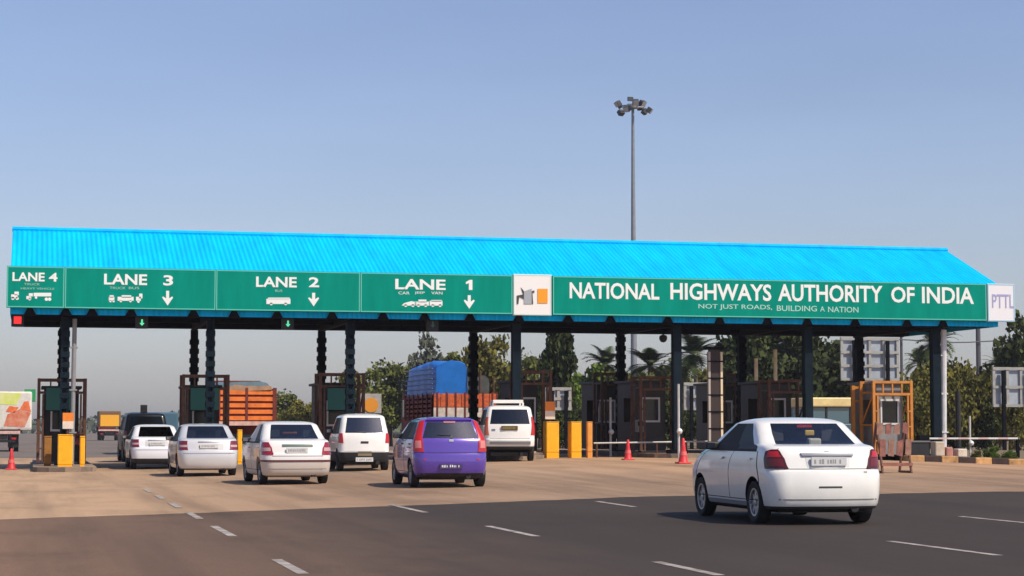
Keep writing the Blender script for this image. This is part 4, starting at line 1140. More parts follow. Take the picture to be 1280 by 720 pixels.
def sedan_levels(k=1.0, dz=0.0):
    T = [(.19, .25, 3.95, .70, .25), (.23, .07, 4.12, .79, .25), (.30, .03, 4.18, .815, .26), (.42, .005, 4.22, .832, .27), (.56, 0, 4.24, .842, .28), (.70, .015, 4.22, .848, .28),
         (.755, .03, 4.20, .848, .31), (.775, .065, 4.17, .847, .30), (.88, .09, 4.0, .845, .29), (.98, .115, 3.72, .836, .28), (1.05, .145, 3.42, .822, .28), (1.085, .18, 3.26, .808, .27),
         (1.105, .26, 3.16, .795, .24), (1.125, .50, 3.08, .778, .19), (1.14, .55, 3.05, .768, .18), (1.28, .80, 2.72, .715, .17), (1.42, 1.02, 2.38, .655, .16), (1.445, 1.09, 2.28, .63, .17), (1.47, 1.2, 2.15, .585, .18), (1.49, 1.33, 2.02, .51, .18), (1.504, 1.5, 1.92, .39, .16), (1.51, 1.62, 1.82, .22, .1)]
    return [(z * k - dz * sstep(.5, 1.1, z) * (1 - sstep(1.2, 1.5, z)), a, b, w, r) for z, a, b, w, r in T]

# -- nearest white saloon
def d_main(P, PX, bd, root, off):
    for s in (-1, 1):
        u = lambda x, z: bd.u_x(x, z)
        mb = MB()
        patch(bd, mb, [(.79, s * u(.565, .79), s * (NR + NC - 0.9)), (.93, s * u(.60, .93), s * (NR + NC - 0.7)), (1.03, s * u(.645, 1.03), s * (NR + NC - 1.2)), (1.055, s * u(.665, 1.05), s * (NR + NC - 2.6))], 0.014, 10, 5, 0, 0.01)
        patch(bd, mb, [(.825, s * u(.61, .825), s * (NR + NC - 2.0)), (.93, s * u(.63, .93), s * (NR + NC - 2.0))], 0.018, 8, 4, 1, 0.01)
        patch(bd, mb, [(.95, s * u(.64, .95), s * (NR + NC - 1.5)), (1.03, s * u(.67, 1.03), s * (NR + NC - 2.0))], 0.019, 8, 4, 2, 0.01)
        for v in mb.v: v += off
        mb.build('taillight', [dark_red_lens, mat('mid_red_lens', (0.14, 0.008, 0.01), 0.3, coat=0.25), red_lens], root, local=True, smooth=True, angle=50)
    PX('boot_trim', [(.965, -.36, .36), (1.005, -.38, .38)], mat('trim_grey', (0.20, 0.21, 0.23), 0.35, metal=0.5), off=0.022, nu=10, nv=2, skirt=0.02)  # dark grey trim strip above the number plate
    PX('plate_recess', [(.815, -.30, .30), (.962, -.32, .32)], mat('recess_white', (0.6, 0.6, 0.59), 0.5), off=0.003, nu=10, nv=2)
    plate(P, root, bd, off, .895, 0.0, plate_white, .25, .06, mat('faint_ink', (0.30, 0.30, 0.30), 0.6))
    PX('boot_gap', [(.783, -.62, .62), (.792, -.62, .62)], seam, off=0.003, nu=14, nv=1, skirt=0.01)
    for s in (-1, 1): PX('boot_side_gap', [(.79, s * .553, s * .561), (1.075, s * .655, s * .663)], seam, off=0.002, nu=1, nv=8, skirt=0.006)
    PX('badge', [(1.035, -.035, .035), (1.06, -.035, .035)], mat('badge_grey', (0.3, 0.3, 0.32), 0.3, metal=0.6), off=0.012, nu=3, nv=2)
    PX('bumper_slot', [(.525, -.165, .165), (.548, -.165, .165)], mat('slot_dark', (0.05, 0.05, 0.05), 0.5), off=0.004, nu=8, nv=1)
    PX('bumper_crease', [(.355, -.70, .70), (.372, -.70, .70)], mat('crease', (0.22, 0.22, 0.21), 0.5), off=0.004, nu=14, nv=1)
    PX('reflector', [(.735, .50, .55), (.757, .50, .55)], mat('refl', (0.45, 0.40, 0.38), 0.3), off=0.006, nu=2, nv=1)
    z = 1.415; q = bd.surf(0, z) + off
    mb = MB(); mb.box(-.11, .11, q.y + 0.03, q.y + 0.09, z - 0.045, z - 0.005); mb.build('stop_lamp', red_lens, root, local=True)
    for s in (-1, 1):
        i = NR + NC
        P('sill', [(.25, s * (i + 2.4), s * (bd.NU - NF - NC - 2.6)), (.31, s * (i + 2.4), s * (bd.NU - NF - NC - 2.6))], mat('sill_grey', (0.25, 0.25, 0.26), 0.5), off=0.012, nu=10, nv=2)
    # hanging ornament and parcels on the shelf, as seen through the back window
    mb = MB(); mb.box(-0.02, 0.17, -0.05, 0.08, 1.10, 1.215); mb.build('cushion', mat('cushion_pale', (0.6, 0.56, 0.5), 0.9), root, local=True, bevel=0.03)
    mb = MB(); mb.box(0.0, 0.14, 0.16, 0.2, 1.25, 1.33); mb.build('ornament', mat('ornament_gold', (0.65, 0.42, 0.06), 0.5), root, local=True, bevel=0.015)
pm = (at(946, 653.5) + at(1079, 654)) / 2
car('saloon_car', 'clean white saloon car nearest to the camera, alone on the right', 'car', sedan_levels(1.005), 4.25, white_paint, (pm.x, pm.y, gz(pm.x, pm.y)), R(1.6), 0.85, 2.52, 0.735, 0.305,
    (1.13, 1.425), fwin=(0.10, 0.44, 0.49, 0.93), side_z=(1.05, 1.425), rear_u=0.97, gl=glass('clear_car_glass', (0.80, 0.84, 0.83), 0.06), detail=d_main, arch=0.36, lower=(0.26, black_plastic)).scale = (1.035, 1, 1)

# -- purple hatchback
hl = [(.20, .22, 3.55, .72, .22), (.28, .06, 3.68, .80, .25), (.40, .02, 3.74, .83, .26), (.55, 0, 3.78, .845, .27), (.70, .015, 3.76, .848, .27), (.745, .03, 3.74, .848, .27), (.765, .075, 3.68, .846, .25), (.90, .095, 3.52, .842, .22),
      (1.0, .115, 3.2, .828, .20), (1.06, .14, 2.95, .812, .18), (1.08, .155, 2.9, .800, .16), (1.43, .36, 2.12, .668, .16), (1.465, .40, 2.0, .64, .18), (1.495, .50, 1.85, .595, .2), (1.52, .64, 1.72, .53, .2), (1.54, .85, 1.6, .42, .18), (1.55, 1.0, 1.5, .25, .1)]
def d_purple(P, PX, bd, root, off):
    u = bd.u_x
    for s in (-1, 1):
        mb = MB()
        patch(bd, mb, [(.78, s * u(.60, .78), s * (NR + NC - 1.5)), (1.05, s * u(.62, 1.05), s * (NR + NC - 1.0)), (1.45, s * u(.53, 1.45), s * (NR + NC - 1.2))], 0.014, 6, 8, 0, 0.01)
        patch(bd, mb, [(.86, s * u(.645, .86), s * (NR + NC - 2.6)), (1.02, s * u(.655, 1.02), s * (NR + NC - 2.4))], 0.019, 4, 4, 1, 0.01)
        for v in mb.v: v += off
        mb.build('taillight', [red_lens, mat('pink_lens', (0.60, 0.20, 0.18), 0.3, coat=0.25)], root, local=True, smooth=True, angle=50)
    PX('tailgate_gap', [(.757, -.66, .66), (.768, -.66, .66)], seam, off=0.004, nu=14, nv=1, skirt=0.01)
    PX('bumper_skirt', [(.21, -.70, .70), (.32, -.72, .72)], black_plastic, off=0.006, nu=14, nv=3)
    plate(P, root, bd, off, .47, -0.02, mat('dark_plate', (0.05, 0.03, 0.12), 0.5), .25, .055, mat('pale_marks', (0.7, 0.7, 0.75), 0.5), 0.01)
    PX('badge', [(1.0, -.05, .05), (1.055, -.05, .05)], chrome, off=0.012, nu=3, nv=2)
    PX('wiper', [(1.075, -.03, .04), (1.13, .0, .03), (1.14, -.30, -.05)], black_plastic, off=0.02, nu=3, nv=2)
    PX('spoiler', [(1.445, -.50, .50), (1.475, -.48, .48)], purple_paint, off=0.05, nu=12, nv=1, skirt=0.0)
    PX('stop_lamp', [(1.415, -.13, .13), (1.435, -.13, .13)], mat('pinkish_lens', (0.5, 0.22, 0.22), 0.3), off=0.012, nu=3, nv=1)
    for s in (-1, 1): PX('reflector', [(.60, s * .56, s * .62), (.63, s * .56, s * .62)], red_lens, off=0.006, nu=2, nv=1)
pm = (at(517, 608.5) + at(600, 609)) / 2
car('hatchback_car', 'bright purple hatchback with tall red tail lamps', 'car', hl, 3.8, purple_paint, (pm.x, pm.y, pm.z), R(1.8), 0.70, 2.45, 0.735, 0.30, (1.08, 1.43), fwin=(0.06, 0.36, 0.42, 0.90), rear_u=0.98, detail=d_purple, gl=car_glass)

# -- white saloon with maroon bumper strip
def d_white(P, PX, bd, root, off):
    u = bd.u_x
    for s in (-1, 1):
        mb = MB()
        patch(bd, mb, [(.69, s * u(.58, .69), s * (NR + NC + 0.4)), (.86, s * u(.60, .86), s * (NR + NC + 0.2)), (.985, s * u(.66, .985), s * (NR + NC - 1.2))], 0.012, 8, 5, 0, 0.01)
        patch(bd, mb, [(.78, s * u(.62, .78), s * (NR + NC - 1.0)), (.86, s * u(.63, .86), s * (NR + NC - 1.0))], 0.017, 6, 3, 1, 0.01)
        for v in mb.v: v += off
        mb.build('taillight', [mat('lens_red_b', (0.26, 0.01, 0.02), 0.15, coat=1), clear_lens], root, local=True, smooth=True, angle=50)
    P('bumper_strip', [(.535, -(NR + NC + 1.2), NR + NC + 1.2), (.575, -(NR + NC + 1.2), NR + NC + 1.2)], mat('maroon_strip', (0.10, 0.02, 0.025), 0.5), off=0.012, nu=24, nv=1)
    PX('boot_trim', [(.885, -.36, .36), (.935, -.36, .36)], mat('green_grey_trim', (0.08, 0.13, 0.10), 0.4), off=0.015, nu=8, nv=1)
    plate(P, root, bd, off, .80, -0.02, plate_white, .25, .06, mat('faint_ink', (0.3, 0.3, 0.3), 0.6))
    PX('boot_gap', [(.662, -.60, .60), (.672, -.60, .60)], seam, off=0.003, nu=12, nv=1)
    PX('bumper_crease', [(.36, -.68, .68), (.376, -.68, .68)], mat('crease_b', (0.3, 0.27, 0.24), 0.5), off=0.004, nu=14, nv=1)
    mb = MB(); mb.box(-0.2, 0.16, 0.35, 0.5, 1.17, 1.24); mb.build('cushion', mat('cushion_orange', (0.5, 0.12, 0.03), 0.9), root, local=True, bevel=0.03)
pm = (at(331, 604.5) + at(401, 605)) / 2
car('saloon_car', 'white saloon car with maroon bumper strip and beige lower bumper', 'car', sedan_levels(0.985, 0.05), 4.15, cream_paint, (pm.x, pm.y, pm.z), R(-1.8), 0.82, 2.45, 0.715, 0.295,
    (1.065, 1.405), fwin=(0.10, 0.44, 0.49, 0.92), side_z=(0.99, 1.405), rear_u=0.97, rim=alloy, spokes=7, detail=d_white, lower=(0.53, beige_plastic), gl=car_glass)

# -- silver saloon
def d_silver(P, PX, bd, root, off):
    u = bd.u_x
    for s in (-1, 1):
        mb = MB()
        patch(bd, mb, [(.72, s * u(.57, .72), s * (NR + NC + 0.4)), (.97, s * u(.58, .97), s * (NR + NC - 0.2))], 0.012, 8, 5, 0, 0.01)
        patch(bd, mb, [(.80, s * u(.59, .80), s * (NR + NC - 2.0)), (.86, s * u(.59, .86), s * (NR + NC - 2.0))], 0.017, 6, 3, 1, 0.01)
        for v in mb.v: v += off
        mb.build('taillight', [mat('lens_red_c', (0.16, 0.01, 0.02), 0.15, coat=1), clear_lens], root, local=True, smooth=True, angle=50)
    PX('plate_recess', [(.74, -.38, .38), (.95, -.38, .38)], mat('recess_grey', (0.52, 0.52, 0.51), 0.5), off=0.003, nu=8, nv=2)
    PX('boot_trim', [(.925, -.30, .30), (.955, -.30, .30)], mat('trim_grey', (0.2, 0.2, 0.2), 0.4), off=0.012, nu=8, nv=1)
    plate(P, root, bd, off, .83, 0.0, plate_white, .25, .055, mat('faint_ink', (0.3, 0.3, 0.3), 0.6))
    PX('bumper_crease', [(.62, -.70, .70), (.64, -.70, .70)], mat('crease_c', (0.25, 0.25, 0.25), 0.5), off=0.004, nu=14, nv=1)
pm = (at(225, 594.5) + at(291, 595)) / 2
car('saloon_car', 'silver white saloon car with a hazy back window, by the second toll island', 'car', sedan_levels(0.965, 0.03), 4.2, silver_paint, (pm.x, pm.y, pm.z), R(-1), 0.82, 2.45, 0.715, 0.295,
    (1.05, 1.375), fwin=(0.10, 0.44, 0.49, 0.92), side_z=(0.985, 1.375), rear_u=0.97, rim=alloy, spokes=9, detail=d_silver, gl=glass('hazy_glass', (0.45, 0.47, 0.42), 0.06))

# -- far white car seen by the black jeep
pm = at(194, 586)
car('saloon_car', 'small white saloon car half hiding a black jeep, far lane on the left', 'car', sedan_levels(0.97, 0.03), 4.2, mat('bluish_white_paint', (0.74, 0.75, 0.78), 0.3, coat=0.7), (pm.x, pm.y, pm.z), R(-1), 0.82, 2.45, 0.715, 0.295,
    (1.06, 1.385), fwin=(0.10, 0.44, 0.49, 0.92), side_z=(0.99, 1.385), rear_u=0.97, spokes=9, rim=alloy, detail=d_silver, gl=dark_glass, lower=(0.33, black_plastic))

# -- white small van
vl = [(.24, .2, 3.45, .66, .2), (.30, .06, 3.6, .72, .22), (.42, .02, 3.66, .75, .22), (.535, .0, 3.68, .755, .22), (.55, .035, 3.66, .752, .2), (.75, .05, 3.62, .755, .2), (.90, .065, 3.5, .752, .2), (1.0, .085, 3.2, .742, .18),
      (1.06, .105, 3.0, .73, .17), (1.09, .12, 2.95, .722, .15), (1.53, .30, 2.25, .635, .14), (1.57, .34, 2.15, .61, .14), (1.61, .5, 2.0, .55, .14), (1.64, .8, 1.8, .42, .13), (1.65, 1.0, 1.6, .25, .1)]
def d_van(P, PX, bd, root, off):
    u = bd.u_x
    for s in (-1, 1):
        mb = MB(); patch(bd, mb, [(.80, s * u(.60, .80), s * (NR + NC - 0.5)), (1.08, s * u(.62, 1.08), s * (NR + NC - 0.5))], 0.012, 6, 4, 0, 0.01)
        for v in mb.v: v += off
        mb.build('taillight', [red_lens], root, local=True, smooth=True, angle=50)
    PX('handle_plate', [(.79, -.11, .11), (.85, -.11, .11)], black_plastic, off=0.012, nu=4, nv=1)
    plate(P, root, bd, off, .33, -0.01, plate_white, .25, .06, mat('faint_ink', (0.3, 0.3, 0.3), 0.6), 0.02)
    PX('plate_holder', [(.43, -.2, .2), (.56, -.2, .2)], mat('holder_brown', (0.22, 0.17, 0.09), 0.5), off=0.006, nu=4, nv=2)
    PX('tailgate_gap', [(.56, -.6, .6), (.57, -.6, .6)], seam, off=0.003, nu=12, nv=1)
    PX('wiper', [(1.09, -.02, .05), (1.12, -.25, .03), (1.13, -.3, .0)], black_plastic, off=0.015, nu=3, nv=2)
pm = (at(426, 588) + at(480, 588.5)) / 2
car('small_van', 'small white upright van with black lower bumper, between the white saloon and the purple hatchback', 'van', vl, 3.7, white_paint, (pm.x, pm.y, pm.z), R(3), 0.70, 2.4, 0.645, 0.30, (1.09, 1.53), fwin=(0.05, 0.38, 0.43, 0.92),
    rear_u=0.98, rim=black_plastic, spokes=8, detail=d_van, lower=(0.54, black_plastic), gl=car_glass)

# -- white jeep with roof rack
ul = [(.38, .2, 4.2, .72, .2), (.44, .03, 4.35, .82, .22), (.55, 0, 4.4, .845, .22), (.72, .0, 4.42, .85, .22), (.745, .05, 4.4, .85, .2), (.95, .06, 4.3, .852, .18), (1.08, .075, 3.9, .848, .17), (1.18, .09, 3.4, .838, .16), (1.22, .10, 3.3, .83, .15),
      (1.70, .24, 2.75, .735, .14), (1.755, .28, 2.65, .71, .14), (1.80, .42, 2.5, .65, .14), (1.835, .7, 2.3, .52, .13), (1.845, 1.0, 2.1, .3, .1)]
def d_jeep(P, PX, bd, root, off):
    u = bd.u_x
    for s in (-1, 1):
        mb = MB(); patch(bd, mb, [(.86, s * u(.68, .86), s * (NR + NC + 0.1)), (1.45, s * u(.69, 1.45), s * (NR + NC - 0.6))], 0.012, 6, 4, 0, 0.01)
        for v in mb.v: v += off
        mb.build('taillight', [amber_lens if s < 0 else red_lens], root, local=True, smooth=True, angle=50)
    plate(P, root, bd, off, 1.09, -0.02, plate_yellow, .27, .07, mat('yellow_marks', (0.3, 0.22, 0.06), 0.5))
    PX('badge', [(1.0, -.6, -.48), (1.06, -.6, -.48)], mat('badge_grey', (0.3, 0.3, 0.32), 0.3), off=0.01, nu=3, nv=1)
    PX('bumper_step', [(.56, -.66, .66), (.66, -.66, .66)], mat('step_grey', (0.16, 0.15, 0.15), 0.5), off=0.03, nu=10, nv=1)
    PX('tailgate_gap', [(.745, -.66, .66), (.757, -.66, .66)], seam, off=0.004, nu=12, nv=1)
    mb = MB(); mb.box(-.5, .5, 0.1, 1.4, 1.93, 1.97)
    for x in (-.5, .5):
        for y in (0.15, 1.3): mb.box(x - .03, x + .03, y, y + .06, 1.80, 1.93)
    mb.box(-.5, .5, 0.05, 0.1, 1.91, 2.02); mb.box(-.5, -.46, 0.1, 1.4, 1.97, 2.02); mb.box(.46, .5, 0.1, 1.4, 1.97, 2.02)
    mb.build('roof_rack', white_paint, root, local=True, bevel=0.01)
pm = (at(615, 576.5) + at(656, 576.5)) / 2
car('jeep', 'white jeep with a white roof rack in front of the red tailgate truck', 'jeep', ul, 4.4, white_paint, (pm.x, pm.y, pm.z), R(9), 0.85, 2.7, 0.73, 0.35, (1.22, 1.70), fwin=(0.04, 0.36, 0.40, 0.92),
    rear_u=0.97, rim=alloy, spokes=7, detail=d_jeep, lower=(0.5, black_plastic), gl=dark_glass, arch=0.42)

# -- black jeep, far left
def d_black(P, PX, bd, root, off):
    u = bd.u_x
    for s in (-1, 1):
        mb = MB(); patch(bd, mb, [(.86, s * u(.70, .86), s * (NR + NC - 0.2)), (1.15, s * u(.71, 1.15), s * (NR + NC - 0.6))], 0.012, 6, 4, 0, 0.01)
        for v in mb.v: v += off
        mb.build('taillight', [dark_red_lens], root, local=True, smooth=True, angle=50)
    plate(P, root, bd, off, .9, -0.4, plate_white, .2, .06)
    y = bd.surf(0, .95).y + off.y
    mb = MB(); mb.tube((0.1, y - 0.2, 1.05), (0.1, y - 0.01, 1.05), 0.34, n=24); mb.build('spare_wheel', rubber, root, local=True, smooth=True)
    mb = MB(); mb.box(-0.15, 0.1, 0.3, 0.5, 1.83, 2.14); mb.build('roof_lamp', black_plastic, root, local=True, bevel=0.02)
pm = at(187, 579)
car('jeep', 'black jeep with a stub on its roof, behind the small white saloon', 'jeep', ul, 4.4, black_paint, (pm.x, pm.y + 3.5, pm.z), R(-1), 0.85, 2.7, 0.75, 0.36, (1.22, 1.70), fwin=(0.04, 0.36, 0.40, 0.92),
    rear_u=0.97, rim=alloy, spokes=7, detail=d_black, gl=mat('black_glass', (0.006, 0.006, 0.008), 0.12), arch=0.42).scale = (1.06, 1, 1.06)

# ------------------------------------------------------------------ goods trucks
def truck(name, label, loc, head, L=6.5, hw=1.22, floor=1.25, side_h=2.4, mats=None, load=None, tail='slats', cab=None):
    root = empty(name, loc, -head, label, 'truck')
    A, B = mats
    mb = MB(); mb.box(-0.45, -0.33, 0, L + 1.6, 0.75, 0.98); mb.box(0.33, 0.45, 0, L + 1.6, 0.75, 0.98)
    for y in (0.02, L * 0.5, L): mb.box(-0.33, 0.33, y, y + 0.1, 0.78, 0.95)
    mb.box(-1.0, 1.0, -0.06, 0.04, 0.55, 0.68); mb.box(-0.75, -0.65, -0.02, 0.05, 0.68, 1.1); mb.box(0.65, 0.75, -0.02, 0.05, 0.68, 1.1)
    mb.build('chassis', black_plastic, root, local=True)
    mb = MB(); mb.box(-hw, hw, 0, L, floor - 0.16, floor); mb.build('bed', B, root, local=True)
    z0, z1 = floor, side_h
    # tailgate
    mb = MB()
    if tail == 'slats':
        n = 5; ph = (z1 - z0) / n
        for k in range(n):
            for a, b in ((-hw + 0.1, -0.06), (0.06, hw - 0.1)): mb.box(a, b, -0.03, 0.02, z0 + k * ph + 0.03, z0 + (k + 1) * ph - 0.07)
        g = mb.build('tailgate', A, root, local=True)
        mb = MB(); mb.box(-hw + 0.05, hw - 0.05, 0.022, 0.06, z0, z1)
        for x in (-hw + 0.05, 0, hw - 0.05): mb.box(x - 0.055, x + 0.055, -0.05, 0.02, z0, z1 + 0.05)
        mb.build('stakes', B, g, local=True)
        mb = MB(); mb.box(-hw, hw, -0.04, 0.02, z0 - 0.2, z0 - 0.02); mb.build('tail_board', mat('tail_board_pink', (0.62, 0.40, 0.34), 0.6, var=0.3), g, local=True)
    else:
        zm = z0 + (z1 - z0) * 0.42
        n = 9
        for k in range(n):
            a, b = -hw + 2 * hw * k / n, -hw + 2 * hw * (k + 1) / n
            mb.box(a + 0.012, b - 0.012, -0.05, 0.02, zm + 0.01, z1)
        g = mb.build('tailgate', A, root, local=True)
        mb = MB(); mb.box(-hw, hw, -0.045, 0.02, z0, zm - 0.01)
        mb.build('white_band', mat('band_white', (0.66, 0.58, 0.52), 0.6, var=0.3, vscale=4), g, local=True)
        mb = MB()
        for k in range(7):
            x = -hw + 0.15 + 2 * (hw - 0.15) * k / 6; mb.box(x - 0.03, x + 0.03, -0.07, -0.05, z0, z1 + 0.06)
        mb.build('stakes', B, g, local=True)
    for sx in (-1, 1):
        mb = MB(); n = 5; ph = (z1 - z0) / n
        for k in range(n): mb.box(sx * hw - 0.03, sx * hw + 0.03, 0.05, L, z0 + k * ph + 0.03, z0 + (k + 1) * ph - 0.05)
        for k in range(7): y = 0.08 + (L - 0.2) * k / 6; mb.box(sx * (hw + 0.05) - 0.025, sx * (hw + 0.05) + 0.025, y, y + 0.1, z0 - 0.1, z1 + 0.05)
        mb.build('side_gate', B, root, local=True)
        mb = MB(); mb.box(sx * 0.85 - 0.3, sx * 0.85 + 0.3, 0.55, 0.57, 0.25, 1.0); mb.build('mudflap', black_plastic, root, local=True)
        mb = MB(); mb.box(sx * 0.9 - 0.13, sx * 0.9 + 0.13, -0.09, -0.055, 0.72, 0.84); mb.build('tail_lamp', red_lens, root, local=True)
        for y in (1.25, L + 0.9): 
            for dx in ((0.72, 1.02) if y < 2 else (1.0,)): add_wheel(root, sx * dx, y, 0.48, 0.26, black_plastic, 6)
    mb = MB(); mb.box(-hw, hw, L - 0.06, L, z0, side_h + 0.5); mb.build('headboard', B, root, local=True)
    c = cab or B
    mb = MB(); P = [(L + 0.15, 0.6), (L + 1.75, 0.6), (L + 1.85, 1.5), (L + 1.6, 2.55), (L + 0.15, 2.6)]
    n = len(mb.v)
    for sx in (-1, 1): mb.poly([(sx * 1.15, a, b) for a, b in (P if sx < 0 else reversed(P))])
    for k in range(5):
        a, b = P[k], P[(k + 1) % 5]; mb.quad((-1.15, a[0], a[1]), (1.15, a[0], a[1]), (1.15, b[0], b[1]), (-1.15, b[0], b[1]))
    cb = mb.build('cab', c, root, local=True)
    mb = MB()
    for sx in (-1, 1): mb.box(sx * 1.155 - 0.004, sx * 1.155 + 0.004, L + 0.55, L + 1.5, 1.55, 2.3)
    mb.build('cab_window', dark_glass, cb, local=True)
    if load: load(root)
    return root

def tarp(root, x0, x1, y0, y1, zb, zt, m, seed=0, round_=0.35, name='tarpaulin', nx=14, ny=16, folds=0.05):
    """lumpy cover over a load, rounded at the edges, with rope creases"""
    mb = MB(); rows = []
    us = [i / nx for i in range(nx + 1)]
    path = []
    # profile across: up the left side, over, down the right
    for i in range(nx + 1):
        t = i / nx
        if t < 0.25: path.append((x0, zb + (zt - zb - round_) * t / 0.25))
        elif t < 0.75:
            a = (t - 0.25) / 0.5; ang = math.pi * (1 - a)
            cx = (x0 + x1) / 2; rx = (x1 - x0) / 2
            cc = math.cos(ang); path.append((cx + rx * (abs(cc) ** 0.55) * (1 if cc > 0 else -1), zt - round_ + round_ * math.sin(ang) ** 0.7 if math.sin(ang) > 0 else zt - round_))
        else: path.append((x1, zb + (zt - zb - round_) * (1 - t) / 0.25))
    for j in range(ny + 1):
        y = y0 + (y1 - y0) * j / ny
        for i, (x, z) in enumerate(path):
            n = mnoise.noise(Vector((x * 1.3 + seed, y * 1.3, z * 1.3))) * 0.12
            cr = folds * (1 if j % 4 == 0 else 0)
            sx = 1 if x > (x0 + x1) / 2 else -1
            mb.v.append(Vector((x + sx * n * 0.6 - sx * cr, y + (mnoise.noise(Vector((x * 2 + seed, z * 2, 3))) * 0.10 if j in (0, ny) else 0), z + n)))
    w = nx + 1
    for j in range(ny):
        for i in range(nx): k = j * w + i; mb.f.append((k, k + 1, k + w + 1, k + w)); mb.m.append(0)
    mb.f.append(tuple(range(w))); mb.m.append(0); mb.f.append(tuple(ny * w + i for i in reversed(range(w)))); mb.m.append(0)
    return mb.build(name, m, root, local=True, smooth=True, angle=45)

p = on_y(308, 536, 88)
truck('goods_truck', 'truck with orange slatted tailgate under a grey blue tarpaulin', (p.x, 88, gz(p.x, 88)), R(0), 6, 1.25, 1.55, 2.95, (timber_orange, timber_dark),
      load=lambda r: (tarp(r, -1.25, 1.05, 0.1, 5.8, 2.9, 3.25, tarp_grey, 2, 0.2), tarp(r, -0.9, 1.1, -0.02, 5.0, 2.85, 3.1, mat('sack_brown', (0.34, 0.20, 0.12), 0.9, var=0.3), 5, 0.15, 'sacks')))
p = on_y(581, 536, 78.6)
def blue_load(r):
    tarp(r, -1.28, 0.15, -0.05, 6.3, 2.3, 3.75, tarp_blue, 7, 0.35, folds=0.07)
    tarp(r, 0.0, 1.15, 0.5, 6.0, 2.3, 3.15, mat('load_dark', (0.07, 0.075, 0.07), 0.85, var=0.5, vscale=2), 9, 0.5, 'covered_load')
    mb = MB()
    for k in range(6):
        z = 2.45 + k * 0.2; mb.tube((-1.33, 0.0, z), (-1.33, 6.2, z + 0.03), 0.022, n=5)
    mb.build('rope', mat('rope_pale', (0.20, 0.32, 0.48), 0.8), r, local=True)
    mb = MB(); mb.tube((1.2, 0.1, 2.2), (1.2, 0.1, 3.1), 0.04); mb.tube((0.62, 0.0, 2.3), (0.62, 0.0, 3.4), 0.04); mb.build('load_post', steel_brown, r, local=True)
truck('goods_truck', 'truck with bright blue tarpaulin over its load, behind the purple hatchback', (p.x, 78.6, gz(p.x, 78.6)), R(0.5), 6.4, 1.28, 1.5, 2.45, (mat('tail_red', (0.62, 0.12, 0.035), 0.6, var=0.45, vscale=6), timber_dark),
      load=blue_load, tail='boards')
# far orange truck
p = on_y(137, 536, 235)
def far_panel(r):
    mb = MB(); mb.box(-1.05, 1.05, -0.04, 0.0, 1.65, 2.95); mb.build('rear_panel', mat('orange_panel', (0.85, 0.40, 0.02), 0.5), r, local=True)
    mb = MB(); mb.box(-1.25, 1.25, 0.02, 6, 1.3, 3.4); mb.build('box_body', mat('box_brown', (0.16, 0.09, 0.04), 0.7), r, local=True, bevel=0.12)
truck('goods_truck', 'distant truck with a plain orange rear panel, left of the black jeep', (p.x, 235, 0), R(0), 6, 1.25, 1.3, 1.6, (timber_dark, timber_dark), load=far_panel)
# blue truck half hidden behind the black jeep
p = on_y(193, 536, 104)
def blue_box(r):
    mb = MB(); mb.box(-1.2, 1.2, 0.05, 5.8, 1.3, 2.6); mb.build('cargo_box', mat('dull_blue', (0.045, 0.12, 0.17), 0.6, var=0.3), r, local=True, bevel=0.08)
truck('goods_truck', 'dull blue truck mostly hidden between the black jeep and the second toll booth', (p.x, 104, gz(p.x, 104)), R(0), 6, 1.2, 1.0, 1.4, (timber_dark, timber_dark), load=blue_box, cab=mat('dull_blue', (0.05, 0.12, 0.17), 0.6)).scale = (1, 1, 0.82)
# painted tanker-like truck at the left edge
p = on_y(-2, 536, 122)
def painted(r):
    hw = 1.25
    mb = MB(); mb.box(-hw, 1.9, 0.0, 6.6, 1.25, 3.55); mb.build('box_body', mat('box_cream', (0.68, 0.64, 0.55), 0.5, var=0.15), r, local=True, bevel=0.10)
    for nm, pts, m in (('painted_panel', [(-0.2, 2.8), (1.0, 2.75), (1.3, 3.45), (-0.3, 3.5)], mat('lime_yellow', (0.58, 0.68, 0.03), 0.5, dirt=(0.75, 0.72, 0.4), vscale=2)),
                       ('painted_panel', [(0.3, 1.5), (1.5, 1.45), (1.85, 2.3), (1.2, 2.5), (0.5, 2.2)], mat('brick_red', (0.55, 0.07, 0.03), 0.5, dirt=(0.7, 0.35, 0.2), vscale=2.5)),
                       ('painted_panel', [(-0.3, 1.3), (1.88, 1.3), (1.88, 1.42), (-0.3, 1.45)], mat('band_grey', (0.5, 0.47, 0.42), 0.6, var=0.3)), ('painted_panel', [(0.4, 2.35), (0.9, 2.3), (1.15, 2.62), (0.6, 2.7)], mat('orange_red', (0.8, 0.17, 0.05), 0.5, var=0.3)),
                       ('painted_panel', [(1.2, 2.5), (1.85, 2.35), (1.7, 3.0), (1.45, 2.95)], mat('orange_red', (0.8, 0.17, 0.05), 0.5, var=0.3))):
        mb = MB(); mb.prism(pts, -0.012, -0.002); mb.build(nm, m, r, local=True)
    mb = MB(); mb.box(1.45, 2.1, 0.6, 3.5, 3.0, 3.7); mb.build('green_flag', mat('flag_green', (0.01, 0.25, 0.08), 0.7), r, local=True)
truck('painted_truck', 'cream truck painted lime yellow and red, cut off by the left edge', (p.x, 122, 0), R(0), 6.6, 1.25, 1.25, 1.3, (timber_dark, timber_dark), load=painted, cab=white_paint)

